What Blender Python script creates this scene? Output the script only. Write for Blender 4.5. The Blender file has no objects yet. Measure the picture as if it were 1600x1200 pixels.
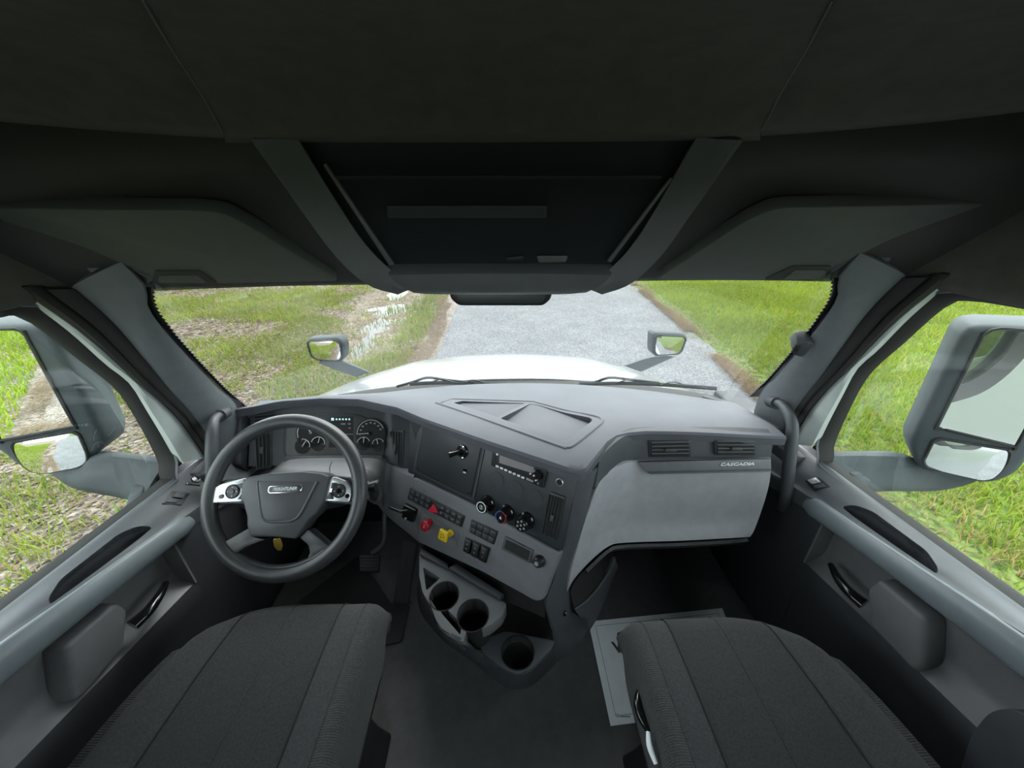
import bpy, bmesh, math, random
import numpy as np
from mathutils import Vector as V, Matrix
random.seed(7)
rng = np.random.default_rng(7)
scene = bpy.context.scene
col = scene.collection

# ------------------------------------------------------------ camera
FPX = 590.0                       # focal length in pixels of the 1600x1200 frame
PITCH, YAW, ROLL = 25.0, 1.6, 0.5
CAM = V((0, 0, 1.45))
_p, _y, _a = map(math.radians, (PITCH, YAW, ROLL))
FW = V((math.sin(_y) * math.cos(_p), math.cos(_y) * math.cos(_p), -math.sin(_p)))
_r = V((math.cos(_y), -math.sin(_y), 0)); _u = _r.cross(FW)
RT = _r * math.cos(_a) - _u * math.sin(_a)
UP = _u * math.cos(_a) + _r * math.sin(_a)
cd = bpy.data.cameras.new('camera'); cam = bpy.data.objects.new('camera', cd); col.objects.link(cam)
cd.sensor_width = 36; cd.lens = 36 * FPX / 1600; cd.clip_start = 0.01; cd.clip_end = 300
cam.matrix_world = Matrix(((RT.x, UP.x, -FW.x, CAM.x), (RT.y, UP.y, -FW.y, CAM.y), (RT.z, UP.z, -FW.z, CAM.z), (0, 0, 0, 1)))
scene.camera = cam

# ------------------------------------------------------------ light
w = bpy.data.worlds.new('sky'); scene.world = w; w.use_nodes = True
bgn = w.node_tree.nodes['Background']
bgn.inputs[0].default_value = (0.90, 0.95, 1.0, 1); bgn.inputs[1].default_value = 1.0
sl = bpy.data.lights.new('sun', 'SUN'); sl.energy = 1.1; sl.angle = math.radians(35); sl.color = (1, .97, .92)
so = bpy.data.objects.new('sun', sl); col.objects.link(so); so.rotation_euler = (math.radians(-28), math.radians(14), 0)
vs = scene.view_settings
vs.view_transform = 'Standard'; vs.look = 'None'; vs.gamma = 1; vs.use_curve_mapping = False
vs.exposure = 2.35

# ------------------------------------------------------------ helpers
def ray(px, py): return FW + RT * ((px - 800) / FPX) + UP * ((600 - py) / FPX)
def at(px, py, x=None, y=None, z=None):
    """the point of a plane x=, y= or z= that the photograph shows at a pixel"""
    d = ray(px, py); k = 0 if x is not None else 1 if y is not None else 2
    t = ((x, y, z)[k] - CAM[k]) / d[k]
    return CAM + d * t
ORG = {}
def link(o): col.objects.link(o); return o
def empty(name, loc, label, cat, group=None, kind=None):
    o = bpy.data.objects.new(name, None); link(o); o.empty_display_size = .05
    o.location = loc; ORG[o] = V(loc)
    if label: o['label'] = label
    if cat: o['category'] = cat
    if group: o['group'] = group
    if kind: o['kind'] = kind
    return o
def tag(o, label=None, cat=None, group=None, kind=None):
    if label: o['label'] = label
    if cat: o['category'] = cat
    if group: o['group'] = group
    if kind: o['kind'] = kind
    return o
def mk(name, verts, faces, mat, parent=None, smooth=False, bevel=0, seg=2, sharp=32, fix=True):
    verts = [V(v) for v in verts]
    if parent: org = ORG[parent]
    else:
        lo = [min(v[i] for v in verts) for i in range(3)]; hi = [max(v[i] for v in verts) for i in range(3)]
        org = V(((lo[0] + hi[0]) / 2, (lo[1] + hi[1]) / 2, lo[2]))
    me = bpy.data.meshes.new(name)
    me.from_pydata([v - org for v in verts], [], faces)
    if bevel or fix:
        bm = bmesh.new(); bm.from_mesh(me)
        if fix: bmesh.ops.recalc_face_normals(bm, faces=bm.faces)
        if bevel:
            ed = [e for e in bm.edges if len(e.link_faces) == 2 and e.calc_face_angle(0) > math.radians(30)]
            bmesh.ops.bevel(bm, geom=ed, offset=bevel, segments=seg, affect='EDGES', profile=.5, clamp_overlap=True)
        bm.to_mesh(me); bm.free()
    if smooth or bevel:
        me.polygons.foreach_set('use_smooth', [True] * len(me.polygons))
        me.set_sharp_from_angle(angle=math.radians(sharp if not bevel else 50))
    me.materials.append(mat)
    o = bpy.data.objects.new(name, me); link(o); ORG[o] = org
    if parent: o.parent = parent
    else: o.location = org
    return o
def cr(pts, n, closed=False):
    """Catmull-Rom resampling of a polyline, even in arc length"""
    P = [V(p) for p in pts]; m = len(P)
    if m == 2 and not closed: return [P[0].lerp(P[1], i / (n - 1)) for i in range(n)]
    dense = []
    segs = m if closed else m - 1
    for i in range(segs):
        if closed: a, b, c, d = P[i - 1], P[i], P[(i + 1) % m], P[(i + 2) % m]
        else:
            b, c = P[i], P[i + 1]
            a = P[i - 1] if i else b * 2 - c
            d = P[i + 2] if i + 2 < m else c * 2 - b
        for k in range(12):
            t = k / 12
            dense.append(.5 * ((2 * b) + (c - a) * t + (2 * a - 5 * b + 4 * c - d) * t * t + (3 * b - a - 3 * c + d) * t ** 3))
    dense.append(P[0].copy() if closed else P[-1].copy())
    L = [0]
    for i in range(1, len(dense)): L.append(L[-1] + (dense[i] - dense[i - 1]).length)
    out = []; j = 0
    cnt = n if closed else n - 1
    for i in range(n):
        s = L[-1] * i / cnt
        while j < len(L) - 2 and L[j + 1] < s: j += 1
        q = (s - L[j]) / max(L[j + 1] - L[j], 1e-9)
        out.append(dense[j].lerp(dense[j + 1], min(q, 1)))
    return out
def grid(rows, nu, nv, lin_u=False, lin_v=False):
    R = [cr(r, nu) if not lin_u else [V(p) for p in r] for r in rows]
    nu = len(R[0])
    cols = [[R[i][j] for i in range(len(R))] for j in range(nu)]
    Cc = [cr(c, nv) if not lin_v else c for c in cols]
    return [[Cc[j][i] for j in range(nu)] for i in range(len(Cc[0]))]
def loft(name, rows, mat, parent=None, nu=20, nv=12, thick=.012, lin_u=False, lin_v=False, smooth=True, sharp=40, toward=None):
    """a curved panel through rows of points, with a thickness away from the cab's middle"""
    G = grid(rows, nu, nv, lin_u, lin_v); a, b = len(G), len(G[0])
    N = [[None] * b for _ in range(a)]
    eye = V(toward) if toward else CAM
    for i in range(a):
        for j in range(b):
            du = G[i][min(j + 1, b - 1)] - G[i][max(j - 1, 0)]; dv = G[min(i + 1, a - 1)][j] - G[max(i - 1, 0)][j]
            n = du.cross(dv); n = n.normalized() if n.length > 1e-12 else V((0, 0, 1))
            N[i][j] = n
    c = G[a // 2][b // 2]; sg = 1 if N[a // 2][b // 2].dot(eye - c) > 0 else -1
    vs_ = [G[i][j] for i in range(a) for j in range(b)] + [G[i][j] - N[i][j] * sg * thick for i in range(a) for j in range(b)]
    f = []; o = a * b
    for i in range(a - 1):
        for j in range(b - 1):
            q = (i * b + j, i * b + j + 1, (i + 1) * b + j + 1, (i + 1) * b + j)
            f.append(q); f.append(tuple(o + k for k in reversed(q)))
    rim = [j for j in range(b)] + [i * b + b - 1 for i in range(1, a)] + [(a - 1) * b + j for j in range(b - 2, -1, -1)] + [i * b for i in range(a - 2, 0, -1)]
    for k in range(len(rim)):
        p, q = rim[k], rim[(k + 1) % len(rim)]
        f.append((q, p, o + p, o + q))
    return mk(name, vs_, f, mat, parent, smooth=smooth, sharp=sharp)
def tube(name, pts, r, mat, parent=None, n=10, res=24, closed=False, flat=1.0, spline=True, up=(0, 0, 1)):
    P = cr(pts, res, closed) if spline else [V(p) for p in pts]
    m = len(P); rr = r if isinstance(r, (list, tuple)) else [r]
    vs_ = []; f = []
    prev = None
    for i in range(m):
        t = (P[(i + 1) % m] - P[i - 1]) if closed else (P[min(i + 1, m - 1)] - P[max(i - 1, 0)])
        t.normalize()
        if prev is None:
            a = V(up); a = a - t * a.dot(t)
            if a.length < .05: a = V((1, 0, 0)) - t * t.x
        else: a = prev - t * prev.dot(t)
        a.normalize(); prev = a; b = t.cross(a)
        x = i / max(m - 1, 1) * (len(rr) - 1); k = min(int(x), len(rr) - 2) if len(rr) > 1 else 0
        rad = rr[0] if len(rr) == 1 else rr[k] + (rr[k + 1] - rr[k]) * (x - k)
        for s in range(n):
            th = 2 * math.pi * s / n
            vs_.append(P[i] + a * math.cos(th) * rad * flat + b * math.sin(th) * rad)
    for i in range(m if closed else m - 1):
        for s in range(n):
            i2 = (i + 1) % m
            f.append((i * n + s, i * n + (s + 1) % n, i2 * n + (s + 1) % n, i2 * n + s))
    if not closed:
        f.append(tuple(range(n))); f.append(tuple((m - 1) * n + s for s in reversed(range(n))))
    return mk(name, vs_, f, mat, parent, smooth=True, sharp=60)
class Fr:
    """a flat working frame: origin, axes along the face and a normal that looks into the cab"""
    def __init__(s, A, B, C):
        A, B, C = V(A), V(B), V(C); s.o = A; s.ex = (B - A).normalized()
        n = s.ex.cross(C - A).normalized()
        if n.dot(CAM - A) < 0: n = -n
        s.n = n; s.ey = n.cross(s.ex)
    def hit(s, px, py):
        d = ray(px, py); t = (s.o - CAM).dot(s.n) / d.dot(s.n); q = CAM + d * t - s.o
        return (q.dot(s.ex), q.dot(s.ey))
    def w(s, u, v, h=0): return s.o + s.ex * u + s.ey * v + s.n * h
    def pt(s, px, py, h=0): u, v = s.hit(px, py); return s.w(u, v, h)
    def shift(s, h):
        f = Fr.__new__(Fr); f.o = s.o + s.n * h; f.ex, f.ey, f.n = s.ex, s.ey, s.n; return f
def round2(pts, r, n=5):
    out = []; m = len(pts)
    for i in range(m):
        p0, p1, p2 = (V((*pts[(i + k) % m], 0)) for k in (-1, 0, 1))
        a = (p0 - p1); b = (p2 - p1); q = min(r, a.length * .45, b.length * .45)
        a = p1 + a.normalized() * q; b = p1 + b.normalized() * q
        for k in range(n + 1):
            t = k / n; c = a * (1 - t) ** 2 + p1 * 2 * t * (1 - t) + b * t * t
            out.append((c.x, c.y))
    return out
def prism2(name, fr, uv, h0, h1, mat, parent=None, bevel=0, top=1.0, seg=2):
    m = len(uv); cx = sum(p[0] for p in uv) / m; cy = sum(p[1] for p in uv) / m
    v = [fr.w(*p, h0) for p in uv] + [fr.w(cx + (p[0] - cx) * top, cy + (p[1] - cy) * top, h1) for p in uv]
    f = [tuple(reversed(range(m))), tuple(range(m, 2 * m))] + [(i, (i + 1) % m, m + (i + 1) % m, m + i) for i in range(m)]
    return mk(name, v, f, mat, parent, bevel=bevel, seg=seg)
def prism(name, fr, px, h0, h1, mat, parent=None, bevel=0, rnd=0, top=1.0, n=5, grow=0):
    uv = [fr.hit(*p) for p in px]
    if grow:
        cx = sum(p[0] for p in uv) / len(uv); cy = sum(p[1] for p in uv) / len(uv)
        uv = [(cx + (p[0] - cx) * (1 + grow), cy + (p[1] - cy) * (1 + grow)) for p in uv]
    if rnd: uv = round2(uv, rnd, n)
    return prism2(name, fr, uv, h0, h1, mat, parent, bevel, top)
def rect(u0, v0, u1, v1): return [(u0, v0), (u1, v0), (u1, v1), (u0, v1)]
def lathe(name, fr, c, prof, mat, parent=None, seg=28, sx=1, sharp=35, caps=True):
    v = []; f = []
    for (r, h) in prof:
        for k in range(seg):
            a = 2 * math.pi * k / seg
            v.append(fr.w(c[0] + r * math.cos(a) * sx, c[1] + r * math.sin(a), h))
    for i in range(len(prof) - 1):
        for k in range(seg):
            f.append((i * seg + k, i * seg + (k + 1) % seg, (i + 1) * seg + (k + 1) % seg, (i + 1) * seg + k))
    if caps and prof[0][0] > 1e-6: f.append(tuple(reversed(range(seg))))
    if not caps: f += [((len(prof) - 1) * seg + k, (len(prof) - 1) * seg + (k + 1) % seg, (k + 1) % seg, k) for k in range(seg)]
    if caps and prof[-1][0] > 1e-6: f.append(tuple((len(prof) - 1) * seg + k for k in range(seg)))
    o = mk(name, v, f, mat, parent, smooth=True, sharp=sharp)
    return o
def arc(name, fr, c, r, a0, a1, wd, mat, parent, h=0, th=.0006, n=20):
    """a flat arc line (gauge scale)"""
    v = []; f = []
    for k in range(n + 1):
        a = math.radians(a0 + (a1 - a0) * k / n)
        for rr, hh in ((r - wd / 2, h), (r + wd / 2, h), (r + wd / 2, h + th), (r - wd / 2, h + th)):
            v.append(fr.w(c[0] + rr * math.cos(a), c[1] + rr * math.sin(a), hh))
    for k in range(n):
        for q in range(4):
            f.append((k * 4 + q, k * 4 + (q + 1) % 4, k * 4 + 4 + (q + 1) % 4, k * 4 + 4 + q))
    f += [(0, 1, 2, 3), tuple(n * 4 + q for q in (3, 2, 1, 0))]
    return mk(name, v, f, mat, parent)
def text(name, fr, c, size, body, mat, parent, h=0, depth=.0006, shear=0, sx=1.0, bold=0, rot=0):
    cu = bpy.data.curves.new(name, 'FONT'); cu.body = body; cu.size = size; cu.extrude = depth; cu.shear = shear
    cu.align_x = 'CENTER'; cu.align_y = 'CENTER'; cu.offset = bold; cu.resolution_u = 3
    t = bpy.data.objects.new(name, cu); link(t)
    dg = bpy.context.evaluated_depsgraph_get()
    me = bpy.data.meshes.new_from_object(t.evaluated_get(dg))
    org = ORG[parent]; ca, sa = math.cos(rot), math.sin(rot)
    for v in me.vertices:
        x, y, z = v.co; x *= sx; x, y = x * ca - y * sa, x * sa + y * ca
        v.co = fr.w(c[0] + x, c[1] + y, h + z + depth) - org
    bpy.data.objects.remove(t); bpy.data.curves.remove(cu)
    me.materials.clear(); me.materials.append(mat); me.name = name
    o = bpy.data.objects.new(name, me); link(o); o.parent = parent; ORG[o] = org
    return o
def box(name, lo, hi, mat, parent=None, bevel=0, seg=2):
    x0, y0, z0 = lo; x1, y1, z1 = hi
    v = [(x, y, z) for z in (z0, z1) for y in (y0, y1) for x in (x0, x1)]
    f = [(0, 2, 3, 1), (4, 5, 7, 6), (0, 1, 5, 4), (2, 6, 7, 3), (0, 4, 6, 2), (1, 3, 7, 5)]
    return mk(name, v, f, mat, parent, bevel=bevel, seg=seg)
def cut(o, cutters):
    """boolean difference, applied"""
    for c in cutters:
        m = o.modifiers.new('cut', 'BOOLEAN'); m.operation = 'DIFFERENCE'; m.solver = 'EXACT'; m.object = c
    bpy.context.view_layer.update()
    dg = bpy.context.evaluated_depsgraph_get()
    me = bpy.data.meshes.new_from_object(o.evaluated_get(dg)); me.name = o.name
    if not len(me.polygons):                     # fall back to the other solver
        for m in o.modifiers: m.solver = 'FAST'
        bpy.context.view_layer.update(); dg = bpy.context.evaluated_depsgraph_get()
        me = bpy.data.meshes.new_from_object(o.evaluated_get(dg)); me.name = o.name
    o.modifiers.clear(); o.data = me
    while len(me.materials) > 1: me.materials.pop(index=len(me.materials) - 1)
    me.polygons.foreach_set('material_index', [0] * len(me.polygons))
    me.polygons.foreach_set('use_smooth', [True] * len(me.polygons))
    me.set_sharp_from_angle(angle=math.radians(35))
    for c in cutters: bpy.data.objects.remove(c)

# ------------------------------------------------------------ materials
def mat(name, color, rough=.6, metal=0, var=.06, scale=30, bump=.0, bscale=900, spec=.5, emit=0, coat=0, trans=0, ior=1.45):
    m = bpy.data.materials.new(name); m.use_nodes = True; nt = m.node_tree; b = nt.nodes['Principled BSDF']
    b.inputs['Roughness'].default_value = rough; b.inputs['Metallic'].default_value = metal
    b.inputs['Specular IOR Level'].default_value = spec; b.inputs['Coat Weight'].default_value = coat
    tc = nt.nodes.new('ShaderNodeTexCoord')
    nz = nt.nodes.new('ShaderNodeTexNoise'); nz.inputs['Scale'].default_value = scale; nz.inputs['Detail'].default_value = 4
    nt.links.new(tc.outputs['Object'], nz.inputs['Vector'])
    rp = nt.nodes.new('ShaderNodeValToRGB'); c = color
    rp.color_ramp.elements[0].position = .3; rp.color_ramp.elements[1].position = .7
    rp.color_ramp.elements[0].color = (*[x * (1 - var) for x in c], 1); rp.color_ramp.elements[1].color = (*[x * (1 + var) for x in c], 1)
    nt.links.new(nz.outputs['Fac'], rp.inputs[0]); nt.links.new(rp.outputs[0], b.inputs['Base Color'])
    if bump:
        n2 = nt.nodes.new('ShaderNodeTexNoise'); n2.inputs['Scale'].default_value = bscale; n2.inputs['Detail'].default_value = 2
        nt.links.new(tc.outputs['Object'], n2.inputs['Vector'])
        bp = nt.nodes.new('ShaderNodeBump'); bp.inputs['Strength'].default_value = bump; bp.inputs['Distance'].default_value = .001
        nt.links.new(n2.outputs['Fac'], bp.inputs['Height']); nt.links.new(bp.outputs[0], b.inputs['Normal'])
    if emit: b.inputs['Emission Color'].default_value = (*color, 1); b.inputs['Emission Strength'].default_value = emit
    return m
def glass(name, tint, refl=.5):
    m = bpy.data.materials.new(name); m.use_nodes = True; nt = m.node_tree
    for n in list(nt.nodes): nt.nodes.remove(n)
    o = nt.nodes.new('ShaderNodeOutputMaterial'); t = nt.nodes.new('ShaderNodeBsdfTransparent'); g = nt.nodes.new('ShaderNodeBsdfGlossy')
    g.inputs['Roughness'].default_value = .02; t.inputs[0].default_value = (*tint, 1)
    fz = nt.nodes.new('ShaderNodeFresnel'); fz.inputs[0].default_value = 1.45
    ml = nt.nodes.new('ShaderNodeMath'); ml.operation = 'MULTIPLY'; ml.inputs[1].default_value = refl
    mx = nt.nodes.new('ShaderNodeMixShader'); nt.links.new(fz.outputs[0], ml.inputs[0]); nt.links.new(ml.outputs[0], mx.inputs[0])
    nt.links.new(t.outputs[0], mx.inputs[1]); nt.links.new(g.outputs[0], mx.inputs[2]); nt.links.new(mx.outputs[0], o.inputs[0])
    return m
M = {}
M['dash'] = mat('charcoal_plastic', (.052, .056, .062), .5, bump=.25)
M['dash_lit'] = mat('lit_dash_plastic', (.078, .082, .095), .62, bump=.25, var=.08, scale=9, spec=.3)  # same charcoal plastic, its colour lightened for the light falling on top
M['fascia'] = mat('black_fascia_plastic', (.024, .028, .032), .45, bump=.2)
M['black'] = mat('black_plastic', (.012, .012, .013), .4)
M['gloss'] = mat('gloss_black_plastic', (.008, .008, .009), .12)
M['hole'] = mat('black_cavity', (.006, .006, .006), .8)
M['panel'] = mat('mid_grey_plastic', (.125, .128, .136), .55, bump=.2, spec=.3)
M['glove'] = mat('light_grey_plastic', (.30, .305, .32), .5, bump=.2)
M['pillar'] = mat('pillar_grey_plastic', (.12, .132, .14), .55, bump=.25)
M['door'] = mat('door_grey_plastic', (.085, .092, .10), .5, bump=.3)
M['doordark'] = mat('door_dark_plastic', (.038, .040, .046), .55, bump=.3)
M['doormid'] = mat('door_mid_grey_plastic', (.15, .15, .156), .5, bump=.25)
M['armrest'] = mat('armrest_silver_grey', (.16, .185, .20), .33, bump=.15)
M['rubber'] = mat('black_rubber', (.016, .016, .015), .7, bump=.2)
M['liner'] = mat('dark_headliner_felt', (.082, .079, .070), .95, bump=.6, bscale=600, var=.12)
M['cabinet'] = mat('dark_cabinet_plastic', (.075, .082, .074), .6, bump=.25)
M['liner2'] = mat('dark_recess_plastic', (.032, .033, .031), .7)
M['strip'] = mat('console_grey_trim', (.10, .103, .11), .5, bump=.2)
M['smoke'] = mat('smoked_panel', (.012, .014, .017), .4)
M['floor'] = mat('floor_vinyl', (.075, .076, .080), .75, bump=.5, bscale=350, var=.12)
M['mat'] = mat('rubber_mat', (.026, .027, .029), .7, bump=.4)
M['wheel'] = mat('wheel_soft_plastic', (.036, .038, .041), .38, bump=.15)
M['hub'] = mat('wheel_hub_plastic', (.052, .054, .060), .45, bump=.2)
M['silver'] = mat('satin_silver', (.60, .62, .64), .32, metal=.7, var=.03)
M['chrome'] = mat('chrome', (.8, .8, .82), .12, metal=1, var=.02)
M['mirror'] = mat('mirror_glass', (.93, .96, .95), .005, metal=1, var=.0)
M['white'] = mat('white_truck_paint', (.20, .208, .212), .3, var=.02, coat=.5)
M['cream'] = mat('white_painted_frame', (.42, .46, .44), .45, var=.05)
M['red'] = mat('red_plastic', (.30, .008, .018), .4, var=.03)
M['hazard'] = mat('hazard_red', (.55, .01, .04), .4, var=.03)
M['yellow'] = mat('yellow_plastic', (.62, .42, .012), .4, var=.04)
M['mark'] = mat('white_print', (.62, .64, .66), .5, var=.02)
M['dim'] = mat('dim_print', (.20, .21, .22), .5, var=.02)
M['screen'] = mat('lit_icon', (.55, .85, .95), .5, emit=.10, var=0)
M['warn'] = mat('lit_red_icon', (.8, .02, .04), .5, emit=.04, var=0)
M['lcd'] = mat('grey_lcd', (.20, .185, .19), .25, var=.03)
M['paper'] = mat('printed_paper', (.80, .84, .88), .8, var=.05, scale=18)
M['ink'] = mat('dark_ink', (.03, .032, .04), .8)
M['inkline'] = mat('blue_grey_ink', (.22, .25, .29), .8)
M['grip'] = mat('mirror_housing_plastic', (.050, .060, .064), .6, bump=.3, spec=.3)
M['wgl'] = glass('window_glass', (.96, .985, .975), .35)
M['wgl2'] = glass('side_window_glass', (.94, .98, .965), .3)
# ------------------------------------------------------------ cab shell
def struct(o): o['kind'] = 'structure'; return o
HW = 1.03                          # half width of the cab at the side glass
# windshield: a bowed sheet between the base line and the header
def ws(x, t):                      # t=0 base, t=1 header; follows the glass
    yb = 1.445 - .20 * (abs(x) / .96) ** 2; zb = .79 - .02 * (x / .96) ** 2
    yt = 1.125 - .165 * (abs(x) / .86) ** 2; zt = 1.285 - .006 * (x / .86) ** 2
    return V((x * (1 - .105 * t), yb + (yt - yb) * t, zb + (zt - zb) * t))
rows = [[ws(x, t) for x in np.linspace(-1.0, 1.0, 11)] for t in (-.12, .2, .5, .8, 1.12)]
win1 = struct(loft('window_1', rows, M['wgl'], nu=30, nv=10, thick=.005))
win1['label'] = 'wide curved windshield with black dotted border above the dashboard'
# black ceramic border with a toothed inner edge
def frit(s):
    edge = [(235, 448), (233, 462), (241, 486), (262, 514), (290, 546), (322, 580), (352, 610), (383, 636)]
    out = []
    P = []
    for px, py in edge:            # the border runs on the glass
        best = None
        for k in range(4):
            x = -.95 if k == 0 else best.x
            d = ray(px, py)
            lo, hi = .7, 1.6
            for _ in range(30):
                mid = (lo + hi) / 2; q = CAM + d * (mid / d.y)
                # the glass surface y at that height and x
                t = (q.z - .77) / (1.28 - .77); xs = q.x / (1 - .105 * t); g = ws(xs, t)
                if q.y < g.y: lo = mid
                else: hi = mid
            best = q
        P.append(best + V((0, -.006, 0)))
    C = cr(P, 90)
    v = []; f = []
    for i, p in enumerate(C):
        inn = .011 + (.006 if i % 2 else 0)
        a = V((-.035, 0, 0)); b = V((inn, 0, 0))
        for q in (p + a, p + b):
            q = V((abs(q.x) * s, q.y, q.z)); v += [q, q + V((0, .003, 0))]
    for i in range(len(C) - 1):
        a = i * 4; b = a + 4
        f += [(a, a + 2, b + 2, b), (a + 1, b + 1, b + 3, a + 3), (a, b, b + 1, a + 1), (a + 2, a + 3, b + 3, b + 2)]
    mk('frit_border', v, f, M['gloss'], win1, fix=False)
    return C
EDGE = frit(-1); frit(1)
# A pillars
def pillar(n, s):
    c1 = [V((abs(p.x) * s, p.y - .004, p.z)) for p in EDGE[::9]] 
    c1 = [c1[0] + V((0, -.03, .06))] + c1 + [c1[-1] + V((s * .02, .03, -.10))]
    out = [(112, 448), (138, 470), (175, 502), (207, 540), (240, 580), (268, 615), (300, 650), (335, 700), (350, 730), (360, 765)]
    c3 = [at(px, py, x=X) for (px, py), X in zip(out, (-.945, -.945, -.945, -.948, -.952, -.957, -.962, -.967, -.97, -.972))]
    c3 = [V((abs(p.x) * s, p.y, p.z)) for p in c3]
    a, c = cr(c1, 12), cr(c3, 12)
    b = []
    for p, q in zip(a, c):
        m = p.lerp(q, .42) + V((-s * .014, -.012, .006)); b.append(m)
    e = [q + V((s * .02, .05, -.01)) for q in c]
    t = struct(loft('trim_%d' % n, [a, [p.lerp(q, .12) + V((-s * .008, -.006, .004)) for p, q in zip(a, b)], b, c, e], M['pillar'], nu=24, nv=16, thick=.015, toward=(s * .3, .4, 1.0)))
    t['label'] = 'grey moulded pillar trim between windshield and %s door' % ('driver' if s < 0 else 'passenger')
    return t
pil = {-1: pillar(1, -1), 1: pillar(2, 1)}
# small cap covers where the grab handles meet the pillars, and the clip on the passenger pillar
# roof, upper walls, back wall, floor, firewall
struct(box('ceiling', (-1.16, -.80, 1.98), (1.16, 1.0, 2.02), M['liner']))
struct(box('floor', (-1.10, -.80, -.05), (1.10, 1.50, 0), M['floor']))
def boxes(name, bs, m, parent=None):
    v = []; f = []
    for (x0, y0, z0), (x1, y1, z1) in bs:
        o = len(v); v += [(x, y, z) for z in (z0, z1) for y in (y0, y1) for x in (x0, x1)]
        f += [tuple(o + i for i in q) for q in ((0, 2, 3, 1), (4, 5, 7, 6), (0, 1, 5, 4), (2, 6, 7, 3), (0, 4, 6, 2), (1, 3, 7, 5))]
    return mk(name, v, f, m, parent)
# rear wall of the day cab with a back window added for fill light
BY = -.78
wb = struct(boxes('wall_back', [((-1.12, BY - .04, -.05), (1.12, BY, .92)), ((-1.12, BY - .04, 1.62), (1.12, BY, 2.02)), ((-1.12, BY - .04, .92), (-.86, BY, 1.62)), ((.86, BY - .04, .92), (1.12, BY, 1.62))], M['liner']))
wb['label'] = 'dark rear cab wall around the added fill-light window'
w2 = struct(box('fill_window', (-.86, BY - .024, .92), (.86, BY - .018, 1.62), M['wgl2'])); w2['label'] = 'unseen back window added to the rear cab wall for fill light'
boxes('window_seal', [((-.86, BY - .03, .92), (.86, BY + .006, .94)), ((-.86, BY - .03, 1.60), (.86, BY + .006, 1.62)), ((-.86, BY - .03, .94), (-.84, BY + .006, 1.60)), ((.84, BY - .03, .94), (.86, BY + .006, 1.60))], M['rubber'], w2)
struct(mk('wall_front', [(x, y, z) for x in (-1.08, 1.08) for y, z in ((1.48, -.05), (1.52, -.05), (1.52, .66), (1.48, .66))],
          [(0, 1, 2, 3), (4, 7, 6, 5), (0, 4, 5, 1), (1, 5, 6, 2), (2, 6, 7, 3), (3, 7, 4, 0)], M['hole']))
for n, s in (('left', -1), ('right', 1)):
    wl = struct(box('wall_' + n, (min(s * 1.06, s * 1.10), -.80, -.05), (max(s * 1.06, s * 1.10), -.42, 2.0), M['liner']))
    # painted outside of the cab corner
    box('outer_skin', (min(s * 1.10, s * 1.13), -.83, -.75), (max(s * 1.10, s * 1.13), -.42, 2.05), M['white'], wl)
    # headliner side above the door
    def tr(X, z, y1=.90): return [V((s * X, y, z)) for y in (-.42, .1, .5, y1)]
    q = struct(loft('trim_%d' % (3 if s < 0 else 4), [tr(1.055, 1.262), tr(1.02, 1.266), tr(.985, 1.276, .92), tr(.972, 1.30, .95), tr(.985, 1.40, .93), tr(1.03, 1.55, .88), tr(1.06, 1.75, .8), tr(1.06, 2.0, .7)], M['liner'], nu=12, nv=24, thick=.03, toward=(0, .2, 1.4)))
    q['label'] = 'dark felt trim above the %s window' % ('driver' if s < 0 else 'passenger')
    ck_ = struct(box('trim_%d' % (7 if s < 0 else 8), (min(s * .95, s * 1.06), .985, -.03), (max(s * .95, s * 1.06), 1.50, .70), M['doordark'], bevel=.01))
    ck_['label'] = 'dark kick panel ahead of the %s door' % ('driver' if s < 0 else 'passenger')
# roof skin outside
struct(mk('roof', [(x, y, z) for x in (-1.15, 1.15) for y, z in ((-.84, 2.03), (.98, 2.03), (1.12, 1.32), (1.16, 1.30), (1.06, 2.09), (-.84, 2.09))],
          [(0, 1, 2, 3, 4, 5), (11, 10, 9, 8, 7, 6)] + [(i, 6 + i, 6 + (i + 1) % 6, (i + 1) % 6) for i in range(6)], M['white']))
# ------------------------------------------------------------ overhead: header, cabinets, console
hdr = empty('trim_5', (0, .6, 1.5), 'dark felt header beam across the roof above the cabinets', None, kind='structure')
def el(Y, py): return at(800, py, y=Y).z
def hrow(Y, py, x0, x1, n=9, k=.035):
    z = el(Y, py); return [V((x, Y - .10 * max(0, abs(x) - .45) ** 1.5, z + k * min(abs(x) / .75, 1.2) ** 2)) for x in np.linspace(x0, x1, n)]
lev = [(.74, 224), (.665, 213), (.645, 208), (.63, 195), (.60, 150), (.52, 80), (.40, 0), (.22, -150), (.0, -420)]
def seam(Y, py):                   # x of the moulding seam at each level
    return abs(at({224: 352, 213: 352, 208: 350, 195: 343, 150: 318, 80: 272, 0: 225, -150: 150, -420: 20}[py], py, y=Y).x)
loft('header_panel', [hrow(Y, p, -seam(Y, p), seam(Y, p), k=.006) for Y, p in lev], M['liner'], hdr, nu=24, nv=24, thick=.02)
for s in (-1, 1):
    loft('header_panel', [hrow(Y + .012, p + (-2 if p < 200 else 3), s * (seam(Y, p) + .0015), s * 1.10, k=.028 if p > 190 else .02) for Y, p in lev], M['liner'], hdr, nu=24, nv=24, thick=.02)
for s in (-1, 1):
    tube('header_seam', [V((s * (seam(Y, p) + .001), Y - .0015, el(Y, p) + .006 * min(seam(Y, p) / .75, 1.2) ** 2)) for Y, p in lev[2:7]], .0013, M['strip'], hdr, n=6, res=30)
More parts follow.
